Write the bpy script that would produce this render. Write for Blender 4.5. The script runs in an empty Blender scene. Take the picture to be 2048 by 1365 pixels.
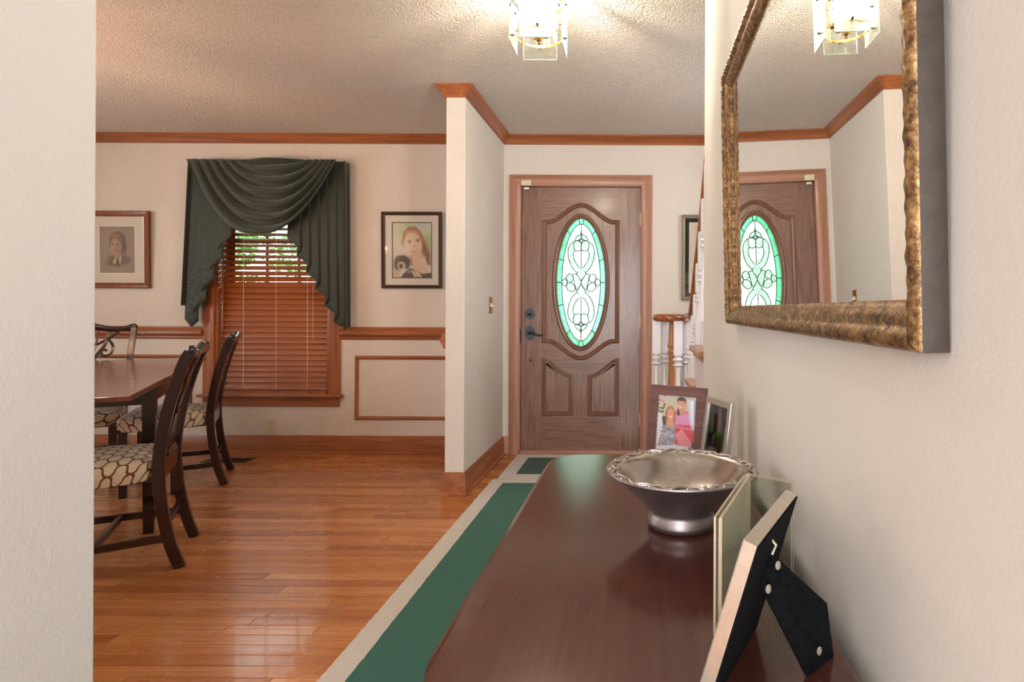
import bpy, bmesh, math, random
import numpy as np
from mathutils import Vector, Matrix

random.seed(7)
R = math.radians
scn = bpy.context.scene
C = scn.collection

# ---------------------------------------------------------------- camera
F, CX, CY, PW, PH = 1150.0, 1280.0, 620.0, 2048.0, 1365.0
ROLL = R(0.27)
EYE = 1.115
cd = bpy.data.cameras.new('camera')
cam = bpy.data.objects.new('camera', cd); C.objects.link(cam)
cam.location = (0, 0, EYE)
cam.rotation_euler = (R(90), -ROLL, 0)
cd.sensor_width = 36; cd.lens = F / PW * 36
cd.shift_x = -(CX - PW / 2) / PW
cd.shift_y = -(PH / 2 - CY) / PW
cd.clip_start = 0.02; cd.clip_end = 200
scn.camera = cam

# ---------------------------------------------------------------- world, fill lamps, exposure
w = bpy.data.worlds.new('world'); scn.world = w; w.use_nodes = True
bg = w.node_tree.nodes['Background']
bg.inputs[0].default_value = (0.93, 0.97, 1.0, 1); bg.inputs[1].default_value = 5.2
scn.view_settings.view_transform = 'Standard'
scn.view_settings.look = 'None'
scn.view_settings.gamma = 1
scn.view_settings.exposure = 0.0
scn.view_settings.use_curve_mapping = False

def area(name, loc, rot, sx, sy, power, col):
    l = bpy.data.lights.new(name, 'AREA'); l.shape = 'RECTANGLE'; l.size = sx; l.size_y = sy
    l.energy = power; l.color = col
    o = bpy.data.objects.new(name, l); C.objects.link(o); o.location = loc; o.rotation_euler = rot
    return o
# fill lamps added outside invented, unseen openings in the rear and side walls
area('fill_hall', (-0.40, -2.75, 1.25), (R(90), 0, 0), 1.1, 2.0, 74, (0.98, 0.98, 1.0))
area('fill_dining', (-5.35, 2.3, 1.35), (R(90), 0, R(-90)), 1.4, 1.5, 4, (1.0, 0.97, 0.95))
area('fill_stair', (1.75, 3.1, 1.8), (R(90), 0, R(90)), 0.8, 1.2, 8, (1.0, 0.98, 0.98))
LANTERN_E, CHANDELIER_E = 1500, 540

# ---------------------------------------------------------------- helpers
def lin(c):
    r = []
    for v in c:
        v /= 255.0
        r.append(v / 12.92 if v <= 0.04045 else ((v + 0.055) / 1.055) ** 2.4)
    return tuple(r)
def lin4(c): return lin(c) + (1.0,)

def at(px, py, Y):
    """photo pixel -> point of the vertical plane at distance Y"""
    dx = (px - CX) / F; dy = -(py - CY) / F
    c, s = math.cos(ROLL), math.sin(ROLL)
    return ((dx * c - dy * s) * Y, EYE + (dx * s + dy * c) * Y)

class MB:
    def __init__(s):
        s.v = []; s.f = []; s.uv = []; s.mi = []
    def add(s, vs, fs, uvs=None, mi=0):
        o = len(s.v)
        s.v += [tuple(p) for p in vs]
        s.f += [tuple(i + o for i in f) for f in fs]
        s.mi += [mi] * len(fs)
        s.uv += list(uvs) if uvs else [(p[0], p[1]) for p in vs]
        return s
    def box(s, x0, x1, y0, y1, z0, z1, mi=0):
        vs = [(x0,y0,z0),(x1,y0,z0),(x1,y1,z0),(x0,y1,z0),(x0,y0,z1),(x1,y0,z1),(x1,y1,z1),(x0,y1,z1)]
        return s.add(vs, [(0,3,2,1),(4,5,6,7),(0,1,5,4),(1,2,6,5),(2,3,7,6),(3,0,4,7)], mi=mi)
    def prism(s, poly, a, b, axis='y', mi=0):
        n = len(poly)
        def m(p, d):
            if axis == 'y': return (p[0], d, p[1])
            if axis == 'x': return (d, p[0], p[1])
            return (p[0], p[1], d)
        vs = [m(p, a) for p in poly] + [m(p, b) for p in poly]
        fs = [tuple(range(n)), tuple(range(2*n-1, n-1, -1))]
        fs += [(i, (i+1) % n, n + (i+1) % n, n + i) for i in range(n)]
        return s.add(vs, fs, mi=mi)
    def tube(s, pts, r, n=8, closed=False, flat=None):
        """round (or flat=(a,b) elliptical) tube along pts; r number or list"""
        P = [Vector(p) for p in pts]; N = len(P)
        rs = r if isinstance(r, (list, tuple)) else [r] * N
        vs = []; up = None
        for i in range(N):
            if closed: t = P[(i+1) % N] - P[i-1]
            else: t = P[min(i+1, N-1)] - P[max(i-1, 0)]
            if t.length < 1e-9: t = Vector((0,0,1))
            t.normalize()
            if up is None:
                up = Vector((0,0,1)) if abs(t.z) < .9 else Vector((1,0,0))
            a = up - t * up.dot(t)
            if a.length < 1e-6: a = t.orthogonal()
            a.normalize(); up = a; b = t.cross(a)
            fa, fb = flat if flat else (1, 1)
            for k in range(n):
                q = 2 * math.pi * k / n
                vs.append(P[i] + (a * math.cos(q) * fa + b * math.sin(q) * fb) * rs[i])
        fs = []
        for i in range(N if closed else N - 1):
            j = (i + 1) % N
            for k in range(n):
                l = (k + 1) % n
                fs.append((i*n+k, i*n+l, j*n+l, j*n+k))
        if not closed:
            fs.append(tuple(range(n-1, -1, -1))); fs.append(tuple(range((N-1)*n, N*n)))
        return s.add(vs, fs)
    def bar(s, pts, wdt, thk, side):
        """rectangular section along pts; side = unit vector of the width direction"""
        sd = Vector(side).normalized(); P = [Vector(p) for p in pts]; N = len(P)
        ws = wdt if isinstance(wdt, (list, tuple)) else [wdt]*N
        ts = thk if isinstance(thk, (list, tuple)) else [thk]*N
        vs = []
        for i in range(N):
            t = (P[min(i+1, N-1)] - P[max(i-1, 0)]).normalized()
            nn = t.cross(sd).normalized()
            for (a, b) in ((-1,-1),(1,-1),(1,1),(-1,1)):
                vs.append(P[i] + sd*a*ws[i]/2 + nn*b*ts[i]/2)
        fs = []
        for i in range(N-1):
            for k in range(4):
                l = (k+1) % 4
                fs.append((i*4+k, i*4+l, i*4+4+l, i*4+4+k))
        fs += [(3,2,1,0), tuple(range((N-1)*4, N*4))]
        return s.add(vs, fs)
    def sweep(s, path, prof, closed, mp, left=True):
        """mitred sweep of profile (offset, height) along a 2-D path; mp(u,v,h) -> 3-D"""
        N = len(path); vs = []; m = len(prof)
        sg = 1 if left else -1
        def nrm(a, b):
            dx, dy = b[0]-a[0], b[1]-a[1]; l = math.hypot(dx, dy) or 1
            return (-dy/l*sg, dx/l*sg)
        for i in range(N):
            if closed: n1 = nrm(path[i-1], path[i]); n2 = nrm(path[i], path[(i+1) % N])
            else:
                n1 = nrm(path[max(i-1,0)], path[max(i,1)]) if i > 0 else nrm(path[0], path[1])
                n2 = nrm(path[i], path[i+1]) if i < N-1 else n1
            d = max(0.3, 1 + n1[0]*n2[0] + n1[1]*n2[1])
            mx, my = (n1[0]+n2[0])/d, (n1[1]+n2[1])/d
            for (o, h) in prof:
                vs.append(mp(path[i][0] + mx*o, path[i][1] + my*o, h))
        fs = []
        for i in range(N if closed else N-1):
            j = (i+1) % N
            for k in range(m):
                l = (k+1) % m
                fs.append((i*m+k, i*m+l, j*m+l, j*m+k))
        if not closed:
            fs += [tuple(range(m)), tuple(range((N-1)*m, N*m))]
        return s.add(vs, fs)
    def lathe(s, prof, n=24, c=(0,0,0), closed=False, cap=True):
        vs = []; m = len(prof)
        for (r, z) in prof:
            for k in range(n):
                q = 2*math.pi*k/n
                vs.append((c[0]+r*math.cos(q), c[1]+r*math.sin(q), c[2]+z))
        fs = []
        for i in range(m if closed else m-1):
            j = (i+1) % m
            for k in range(n):
                l = (k+1) % n
                fs.append((i*n+k, i*n+l, j*n+l, j*n+k))
        if not closed and cap:
            fs += [tuple(range(n-1,-1,-1)), tuple(range((m-1)*n, m*n))]
        return s.add(vs, fs)
    def grid(s, nu, nv, fn, closed_u=False):
        vs = []; uv = []
        for i in range(nu):
            for j in range(nv):
                p = fn(i/(nu if closed_u else nu-1), j/(nv-1))
                vs.append(p[:3]); uv.append(p[3:5] if len(p) > 3 else (i/(nu-1), j/(nv-1)))
        fs = []
        for i in range(nu if closed_u else nu-1):
            for j in range(nv-1):
                k = (i+1) % nu
                fs.append((i*nv+j, k*nv+j, k*nv+j+1, i*nv+j+1))
        return s.add(vs, fs, uv)
    def build(s, name, mat, parent=None, smooth=False, bevel=0, loc=None, rot=None, uv=False, solid=0, subd=0, ang=40):
        me = bpy.data.meshes.new(name)
        me.from_pydata(s.v, [], s.f); me.update()
        bm = bmesh.new(); bm.from_mesh(me)
        if not uv: bmesh.ops.recalc_face_normals(bm, faces=bm.faces)
        bm.to_mesh(me); bm.free()
        mats = mat if isinstance(mat, (list, tuple)) else [mat]
        for m in mats: me.materials.append(m)
        if len(mats) > 1 and len(me.polygons) == len(s.mi):
            for p, k in zip(me.polygons, s.mi): p.material_index = k
        if uv:
            ul = me.uv_layers.new(name='UVMap')
            for lp in me.loops: ul.data[lp.index].uv = s.uv[lp.vertex_index]
        if smooth:
            for p in me.polygons: p.use_smooth = True
            if smooth != 'all':
                try: me.set_sharp_from_angle(angle=R(ang))
                except Exception: pass
        o = bpy.data.objects.new(name, me); C.objects.link(o)
        if parent is not None: o.parent = parent
        if loc: o.location = loc
        if rot: o.rotation_euler = rot
        if solid:
            md = o.modifiers.new('solid', 'SOLIDIFY'); md.thickness = solid; md.offset = 0
        if bevel:
            md = o.modifiers.new('bevel', 'BEVEL'); md.width = bevel; md.segments = 2; md.limit_method = 'ANGLE'; md.angle_limit = R(35)
        if subd:
            md = o.modifiers.new('sub', 'SUBSURF'); md.levels = subd; md.render_levels = subd
        return o

def empty(name, loc=(0,0,0), rz=0, ry=0):
    o = bpy.data.objects.new(name, None); C.objects.link(o)
    o.location = loc; o.rotation_euler = (0, ry, rz); o.empty_display_size = .05
    return o
def tag(o, label, cat=None, group=None):
    o['label'] = label
    if cat: o['category'] = cat
    if group: o['group'] = group
    return o
def struct(o, label=None, cat=None):
    o['kind'] = 'structure'
    if label: o['label'] = label
    if cat: o['category'] = cat
    return o
def copy_tree(o, parent=None):
    c = o.copy(); C.objects.link(c); c.parent = parent
    for ch in o.children: copy_tree(ch, c)
    return c
def sm(x, a, b):
    t = min(1, max(0, (x-a)/(b-a))); return t*t*(3-2*t)
def catmull(pts, n=8, closed=False):
    P = [Vector(p) for p in pts]; out = []; N = len(P)
    for i in range(N if closed else N-1):
        if closed: p0, p1, p2, p3 = P[i-1], P[i], P[(i+1)%N], P[(i+2)%N]
        else: p0, p1, p2, p3 = P[max(i-1,0)], P[i], P[i+1], P[min(i+2,N-1)]
        for k in range(n):
            t = k/n
            out.append(0.5*((2*p1) + (p2-p0)*t + (2*p0-5*p1+4*p2-p3)*t*t + (3*p1-p0-3*p2+p3)*t**3))
    if not closed: out.append(P[-1])
    return [tuple(p) for p in out]

# ---------------------------------------------------------------- materials
def newmat(name):
    m = bpy.data.materials.new(name); m.use_nodes = True
    nt = m.node_tree; b = nt.nodes['Principled BSDF']
    return m, nt, b
def nd(nt, t, **kw):
    n = nt.nodes.new(t)
    for k, v in kw.items():
        if k.startswith('i_'): n.inputs[k[2:].replace('_', ' ')].default_value = v
        else: setattr(n, k, v)
    return n
def ramp(nt, fac, stops):
    r = nt.nodes.new('ShaderNodeValToRGB'); cr = r.color_ramp
    while len(cr.elements) < len(stops): cr.elements.new(0.5)
    for e, (p, c) in zip(cr.elements, stops): e.position = p; e.color = c
    nt.links.new(fac, r.inputs[0]); return r.outputs[0]
def coords(nt, scale=(1,1,1), rot=(0,0,0), kind='Object'):
    tc = nt.nodes.new('ShaderNodeTexCoord'); mp = nt.nodes.new('ShaderNodeMapping')
    mp.inputs['Scale'].default_value = scale; mp.inputs['Rotation'].default_value = rot
    nt.links.new(tc.outputs[kind], mp.inputs[0]); return mp.outputs[0]
def noise(nt, vec, scale, detail=3, rough=.5, dist=0):
    n = nt.nodes.new('ShaderNodeTexNoise'); nt.links.new(vec, n.inputs['Vector'])
    n.inputs['Scale'].default_value = scale; n.inputs['Detail'].default_value = detail
    n.inputs['Roughness'].default_value = rough; n.inputs['Distortion'].default_value = dist
    return n.outputs[0]
def bump(nt, b, h, strength, dist=.002):
    n = nt.nodes.new('ShaderNodeBump'); n.inputs['Strength'].default_value = strength
    n.inputs['Distance'].default_value = dist
    nt.links.new(h, n.inputs['Height']); nt.links.new(n.outputs[0], b.inputs['Normal'])
def mixc(nt, fac, a, b, blend='MIX'):
    n = nt.nodes.new('ShaderNodeMix'); n.data_type = 'RGBA'; n.blend_type = blend
    for sock, v in ((n.inputs[0], fac), (n.inputs[6], a), (n.inputs[7], b)):
        if hasattr(v, 'is_linked') or hasattr(v, 'links'): nt.links.new(v, sock)
        else: sock.default_value = v
    return n.outputs[2]
def mth(nt, op, a, b=None, c=None):
    n = nt.nodes.new('ShaderNodeMath'); n.operation = op
    for i, v in enumerate((a, b, c)):
        if v is None: continue
        if hasattr(v, 'links'): nt.links.new(v, n.inputs[i])
        else: n.inputs[i].default_value = v
    return n.outputs[0]

def plain(name, col, rough=.5, metal=0, var=0, vs=8, bmp=0, bs=200, coat=0, spec=.5, bd=.002, sheen=0):
    m, nt, b = newmat(name)
    c = lin4(col)
    b.inputs['Roughness'].default_value = rough; b.inputs['Metallic'].default_value = metal
    b.inputs['Specular IOR Level'].default_value = spec; b.inputs['Coat Weight'].default_value = coat
    b.inputs['Coat Roughness'].default_value = .12
    if sheen: b.inputs['Sheen Weight'].default_value = sheen
    b.inputs['Base Color'].default_value = c
    if var or bmp: v = coords(nt)
    if var:
        n = noise(nt, v, vs, 4)
        d = tuple(x*(1-var) for x in c[:3]) + (1,); e = tuple(min(1, x*(1+var)) for x in c[:3]) + (1,)
        nt.links.new(ramp(nt, n, [(.3, d), (.7, e)]), b.inputs['Base Color'])
    if bmp: bump(nt, b, noise(nt, v, bs, 3), bmp, bd)
    return m

def wood(name, dark, light, axis='x', rough=.35, coat=.2, grain=26, contrast=(.32,.68), bmp=.08, long=1.2, dist=.6, metal=0):
    m, nt, b = newmat(name)
    sc = {'x': (long, grain, grain), 'y': (grain, long, grain), 'z': (grain, grain, long)}[axis]
    v = coords(nt, sc)
    n1 = noise(nt, v, 1.0, 5, .6, dist)
    v2 = coords(nt, tuple(q*5 if q > long else q*2.5 for q in sc))
    n2 = noise(nt, v2, 1.0, 2, .5)
    f = mth(nt, 'ADD', mth(nt, 'MULTIPLY', n1, .75), mth(nt, 'MULTIPLY', n2, .25))
    mid = tuple((a+b_)/2 for a, b_ in zip(lin(dark), lin(light))) + (1,)
    col = ramp(nt, f, [(contrast[0], lin4(dark)), (.5, mid), (contrast[1], lin4(light))])
    nt.links.new(col, b.inputs['Base Color'])
    b.inputs['Roughness'].default_value = rough; b.inputs['Coat Weight'].default_value = coat
    b.inputs['Coat Roughness'].default_value = .15
    bump(nt, b, f, bmp, .002)
    return m

def wall_mat(name, col, var=.03, weave=0, bmp=.25, bs=140, bd=.0015):
    m, nt, b = newmat(name)
    c = lin(col); v = coords(nt)
    n = noise(nt, v, 2.2, 3)
    base = ramp(nt, n, [(.3, tuple(x*(1-var) for x in c)+(1,)), (.7, tuple(min(1, x*(1+var)) for x in c)+(1,))])
    h = noise(nt, v, bs, 4, .6)
    if weave:
        a = noise(nt, coords(nt, (260, 260, 9)), 1, 2); d = noise(nt, coords(nt, (9, 9, 320)), 1, 2)
        h = mth(nt, 'ADD', a, d)
        k = mth(nt, 'MULTIPLY_ADD', mth(nt, 'SUBTRACT', h, 1.0), weave, 1.0)
        rgb = nt.nodes.new('ShaderNodeCombineColor')
        for i in range(3): nt.links.new(k, rgb.inputs[i])
        base = mixc(nt, 1.0, base, rgb.outputs[0], 'MULTIPLY')
    nt.links.new(base, b.inputs['Base Color'])
    b.inputs['Roughness'].default_value = .75; b.inputs['Specular IOR Level'].default_value = .25
    bump(nt, b, h, bmp, bd)
    return m

M = {}
M['wallpaper'] = wall_mat('woven wallpaper', (224, 215, 205), .03, .16, .15)
M['paint'] = wall_mat('cream paint', (222, 218, 211), .02, 0, .22, 170, .0018)
M['white_paint'] = wall_mat('white paint', (240, 239, 238), .02, 0, .4, 140, .0025)
def ceiling_mat():
    m, nt, b = newmat('popcorn ceiling')
    v = coords(nt)
    vo = nt.nodes.new('ShaderNodeTexVoronoi'); vo.inputs['Scale'].default_value = 105; nt.links.new(v, vo.inputs['Vector'])
    vo.inputs['Randomness'].default_value = 1
    n = noise(nt, v, 80, 4, .6)
    h = mth(nt, 'ADD', mth(nt, 'MULTIPLY', n, 1.2), mth(nt, 'MULTIPLY', vo.outputs['Distance'], -.7))
    c = lin((222, 214, 206))
    nt.links.new(ramp(nt, n, [(.3, tuple(x*.9 for x in c)+(1,)), (.7, tuple(min(1,x*1.06) for x in c)+(1,))]), b.inputs['Base Color'])
    b.inputs['Roughness'].default_value = .9; b.inputs['Specular IOR Level'].default_value = .1
    bump(nt, b, h, .9, .0095)
    return m
M['ceiling'] = ceiling_mat()
M['trim_x'] = wood('stained trim along x', (124, 67, 36), (182, 112, 68), 'x', .38, .15, 22)
M['trim_y'] = wood('stained trim along y', (124, 67, 36), (182, 112, 68), 'y', .38, .15, 22)
M['trim_z'] = wood('stained trim along z', (124, 67, 36), (182, 112, 68), 'z', .38, .15, 22)
M['casing_x'] = wood('door casing along x', (150, 102, 82), (190, 138, 114), 'x', .4, .1, 30)
M['casing_z'] = wood('door casing along z', (150, 102, 82), (190, 138, 114), 'z', .4, .1, 30)
M['door'] = wood('door grain vertical', (98, 68, 55), (155, 118, 101), 'z', .3, .15, 34, (.3, .7), .25, 2.2, 1.6)
M['door_h'] = wood('door grain horizontal', (102, 71, 57), (153, 116, 98), 'x', .33, .1, 34, (.3, .7), .25, 2.2, 1.6)
M['door_mould'] = wood('door moulding', (104, 71, 54), (140, 100, 80), 'z', .28, .2, 30)
M['mahogany'] = wood('dark mahogany', (22, 8, 7), (50, 20, 15), 'z', .22, .5, 30, (.3,.7), .03)
M['table_top'] = wood('dining top', (92, 46, 36), (136, 78, 62), 'x', .2, .4, 22, (.3,.7), .03, .8)
M['console'] = wood('console mahogany', (66, 36, 29), (97, 57, 47), 'y', .17, .15, 20, (.25,.75), .03, 1.5)
M['oak'] = wood('honey oak', (150, 92, 52), (198, 138, 88), 'z', .3, .3, 40)
M['oak_y'] = wood('honey oak along y', (140, 82, 46), (190, 126, 78), 'y', .3, .3, 40)
M['rail_oak'] = wood('handrail oak', (112, 58, 28), (160, 92, 48), 'y', .22, .5, 30)
M['white_enamel'] = plain('white enamel', (236, 236, 240), .35, coat=.1)
M['blind'] = wood('blind slat', (124, 62, 24), (172, 97, 48), 'x', .32, .25, 30, (.3,.7), .02, .8)
M['brass'] = plain('aged brass', (196, 160, 98), .22, 1, .12, 30)
M['brass_bright'] = plain('polished brass', (226, 196, 128), .15, 1)
M['bronze'] = plain('oil rubbed bronze', (42, 40, 42), .32, .6)
M['bronze_plate'] = plain('bronze escutcheon', (66, 74, 84), .3, .5)
M['steel'] = plain('brushed steel', (205, 203, 198), .25, 1, .05, 20)
M['ivory'] = plain('ivory plastic', (222, 208, 174), .4)
M['white_plastic'] = plain('white plastic', (238, 238, 234), .35)
M['hinge_paint'] = plain('pale brass hinge', (226, 212, 186), .3, .4)
M['black_void'] = plain('black void', (12, 12, 12), .8)
M['lead'] = plain('lead came', (30, 66, 58), .45, .4)
M['velvet'] = plain('black velvet', (15, 16, 20), .95, 0, .5, 160, .4, 500, spec=.1)
M['cream_metal'] = plain('champagne metal', (214, 204, 188), .3, .75, .06, 90)
M['silver_frame'] = plain('silver photo frame', (188, 180, 170), .32, .75)
M['wenge'] = wood('purple brown wood', (82, 50, 48), (122, 82, 78), 'x', .4, .1, 60, (.3,.7), .15, 4)
M['mat_cream'] = plain('cream mat board', (232, 222, 204), .8)
M['mat_white'] = plain('white mat board', (238, 234, 228), .8)
M['card'] = plain('pale reflection tone', (246, 240, 228), .7)  # pale tone standing in for the wall reflected in the acrylic
M['mat_black'] = plain('black mat board', (44, 44, 46), .8)
M['frame_walnut'] = wood('walnut picture frame', (92, 42, 18), (150, 78, 36), 'z', .3, .3, 40)
M['frame_dark'] = wood('dark picture frame', (58, 42, 32), (88, 66, 50), 'z', .35, .2, 50)
M['frame_pewter'] = plain('pewter bead frame', (170, 158, 140), .4, .5, .1, 60)
def gold_mat():
    m, nt, b = newmat('antique gold')
    v = coords(nt)
    n = noise(nt, v, 55, 6, .75); n2 = noise(nt, v, 160, 3, .7)
    f = mth(nt, 'ADD', mth(nt, 'MULTIPLY', n, .6), mth(nt, 'MULTIPLY', n2, .4))
    nt.links.new(ramp(nt, f, [(.36, lin4((40, 31, 21))), (.46, lin4((102, 74, 46))), (.56, lin4((160, 124, 80))), (.70, lin4((206, 180, 134)))]), b.inputs['Base Color'])
    b.inputs['Metallic'].default_value = .55; b.inputs['Roughness'].default_value = .36
    bump(nt, b, f, .6, .003)
    return m
M['gold'] = gold_mat()
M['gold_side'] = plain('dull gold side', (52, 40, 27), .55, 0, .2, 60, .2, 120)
def mirror_mat():
    m, nt, b = newmat('mirror silvering')
    b.inputs['Base Color'].default_value = (.93, .95, .94, 1); b.inputs['Metallic'].default_value = 1; b.inputs['Roughness'].default_value = 0.0
    return m
M['mirror'] = mirror_mat()
def pewter():
    m, nt, b = newmat('cast pewter')
    v = coords(nt); n = noise(nt, v, 22, 5, .6)
    nt.links.new(ramp(nt, n, [(.3, lin4((176, 168, 162))), (.7, lin4((206, 200, 194)))]), b.inputs['Base Color'])
    b.inputs['Metallic'].default_value = 1
    nt.links.new(ramp(nt, n, [(.3, (.2,)*3+(1,)), (.7, (.3,)*3+(1,))]), b.inputs['Roughness'])
    bump(nt, b, noise(nt, v, 120, 3), .04, .002)
    return m
M['pewter'] = pewter()
M['pewter_dark'] = plain('darker pewter', (158, 148, 148), .46, 1, .14, 26, .05, 90)  # darker, rougher pewter for the outside of the bowl

def glass_mat(name, tint=(255,255,255), gloss=.12, rough=0.0, translucent=0.0, tex=0, ts=60, fres=.9):
    """thin sheet glass: straight-through light, a fresnel reflection, optional frosting"""
    m = bpy.data.materials.new(name); m.use_nodes = True; nt = m.node_tree
    nt.nodes.clear(); out = nt.nodes.new('ShaderNodeOutputMaterial')
    tr = nt.nodes.new('ShaderNodeBsdfTransparent'); tr.inputs[0].default_value = lin4(tint)
    gl = nt.nodes.new('ShaderNodeBsdfGlossy'); gl.inputs['Roughness'].default_value = rough
    gl.inputs[0].default_value = (1, 1, 1, 1)
    sh = tr.outputs[0]
    if translucent:
        tl = nt.nodes.new('ShaderNodeBsdfTranslucent'); tl.inputs[0].default_value = lin4(tint)
        mx = nt.nodes.new('ShaderNodeMixShader'); mx.inputs[0].default_value = translucent
        nt.links.new(tr.outputs[0], mx.inputs[1]); nt.links.new(tl.outputs[0], mx.inputs[2]); sh = mx.outputs[0]
    if tex:
        v = coords(nt); h = noise(nt, v, ts, 3)
        bp = nt.nodes.new('ShaderNodeBump'); bp.inputs['Strength'].default_value = tex; bp.inputs['Distance'].default_value = .004
        nt.links.new(h, bp.inputs['Height']); nt.links.new(bp.outputs[0], gl.inputs['Normal'])
        if translucent:
            cr = ramp(nt, h, [(.35, tuple(x*.78 for x in lin(tint))+(1,)), (.6, lin4(tint))]); nt.links.new(cr, tl.inputs[0]); nt.links.new(cr, tr.inputs[0])
    fr = nt.nodes.new('ShaderNodeLayerWeight'); fr.inputs[0].default_value = .25
    fm = mth(nt, 'ADD', mth(nt, 'MULTIPLY', fr.outputs['Fresnel'], fres), gloss*.3)
    m2 = nt.nodes.new('ShaderNodeMixShader'); nt.links.new(fm, m2.inputs[0])
    nt.links.new(sh, m2.inputs[1]); nt.links.new(gl.outputs[0], m2.inputs[2])
    nt.links.new(m2.outputs[0], out.inputs[0])
    return m
M['window_glass'] = glass_mat('window glass', (250, 255, 252), .08)
M['pane_clear'] = glass_mat('clear textured glass', (244, 255, 250), .06, .1, .55, .5, 160)
M['pane_green'] = glass_mat('pale green cathedral glass', (172, 236, 210), .06, .1, .6, .7, 45)
M['pane_bevel'] = glass_mat('bevelled glass', (242, 252, 247), .14, .03, .2, .9, 120)
M['lantern_glass'] = glass_mat('lantern plate glass', (240, 244, 241), .15, .02, .14, fres=.6)
M['lantern_bevel'] = glass_mat('lantern bevel glass', (150, 158, 152), .3, .02)
M['lantern_edge'] = plain('ground glass edge', (214, 244, 230), .2, coat=.4)
M['acrylic'] = glass_mat('clear acrylic', (248, 250, 246), .06, .02, fres=.45)
M['acrylic_edge'] = plain('acrylic edge', (206, 190, 160), .25)
M['picture_glass'] = glass_mat('picture glass', (252, 252, 252), .1, .03)
def emit(name, col, st):
    m = bpy.data.materials.new(name); m.use_nodes = True; nt = m.node_tree; nt.nodes.clear()
    o = nt.nodes.new('ShaderNodeOutputMaterial'); e = nt.nodes.new('ShaderNodeEmission')
    e.inputs[0].default_value = lin4(col); e.inputs[1].default_value = st; nt.links.new(e.outputs[0], o.inputs[0]); return m
M['bulb_hall'] = emit('lantern bulb', (255, 236, 216), LANTERN_E)
M['bulb_dining'] = emit('chandelier bulb', (255, 206, 166), CHANDELIER_E)
def vcol_mat(name, rough=.6):
    m, nt, b = newmat(name)
    a = nt.nodes.new('ShaderNodeVertexColor'); a.layer_name = 'print'
    nt.links.new(a.outputs[0], b.inputs['Base Color']); b.inputs['Roughness'].default_value = rough
    return m
M['print'] = vcol_mat('printed picture', .55)
M['print_gloss'] = vcol_mat('glossy photo print', .25)
def plank_mat():
    m, nt, b = newmat('oak floor plank')
    at_ = nt.nodes.new('ShaderNodeAttribute'); at_.attribute_name = 'rnd'
    tc = nt.nodes.new('ShaderNodeTexCoord')
    ad = nt.nodes.new('ShaderNodeVectorMath'); ad.operation = 'MULTIPLY_ADD'
    nt.links.new(at_.outputs['Fac'], ad.inputs[0]); ad.inputs[1].default_value = (13, 7, 19)
    nt.links.new(tc.outputs['Object'], ad.inputs[2])
    mp = nt.nodes.new('ShaderNodeMapping'); mp.inputs['Scale'].default_value = (1.6, 34, 34)
    nt.links.new(ad.outputs[0], mp.inputs[0])
    n1 = noise(nt, mp.outputs[0], 1, 5, .62, 1.2)
    mp2 = nt.nodes.new('ShaderNodeMapping'); mp2.inputs['Scale'].default_value = (9, 260, 260)
    nt.links.new(ad.outputs[0], mp2.inputs[0]); n2 = noise(nt, mp2.outputs[0], 1, 2)
    f = mth(nt, 'ADD', mth(nt, 'MULTIPLY', n1, .65), mth(nt, 'MULTIPLY', n2, .35))
    dk = ramp(nt, at_.outputs['Fac'], [(0, lin4((142, 78, 38))), (.5, lin4((162, 96, 50))), (1, lin4((182, 114, 64)))])
    lt = ramp(nt, at_.outputs['Fac'], [(0, lin4((186, 113, 60))), (.5, lin4((206, 134, 76))), (1, lin4((222, 154, 96)))])
    fr = ramp(nt, f, [(.33, (0,0,0,1)), (.66, (1,1,1,1))])
    nt.links.new(mixc(nt, fr, dk, lt), b.inputs['Base Color'])
    wear = noise(nt, tc.outputs['Object'], 3.0, 4, .6)
    nt.links.new(ramp(nt, wear, [(.35, (.2,.2,.2,1)), (.7, (.34,.34,.34,1))]), b.inputs['Roughness'])
    b.inputs['Coat Weight'].default_value = .15
    bump(nt, b, f, .05, .002)
    return m
M['plank'] = plank_mat()
M['subfloor'] = plain('floor gap', (52, 26, 14), .8)
def rug_mat(name, col, stain=False):
    m, nt, b = newmat(name); v = coords(nt); c = lin(col)
    n = noise(nt, v, 420, 3, .7); base = ramp(nt, n, [(.25, tuple(x*.72 for x in c)+(1,)), (.75, tuple(min(1,x*1.25) for x in c)+(1,))])
    if stain:
        s = noise(nt, v, 4.3, 4, .65)
        fr = ramp(nt, s, [(.66, (0,0,0,1)), (.74, (.55,.55,.55,1))])
        base = mixc(nt, fr, base, lin4((52, 70, 48)))
    nt.links.new(base, b.inputs['Base Color']); b.inputs['Roughness'].default_value = .95; b.inputs['Sheen Weight'].default_value = .25
    b.inputs['Specular IOR Level'].default_value = .1
    bump(nt, b, n, .8, .005)
    return m
M['rug_green'] = rug_mat('green pile', (34, 104, 88), True)
M['mat_green'] = rug_mat('dark green pile', (22, 74, 60))
M['rug_cream'] = rug_mat('cream pile', (234, 222, 208))
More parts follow.
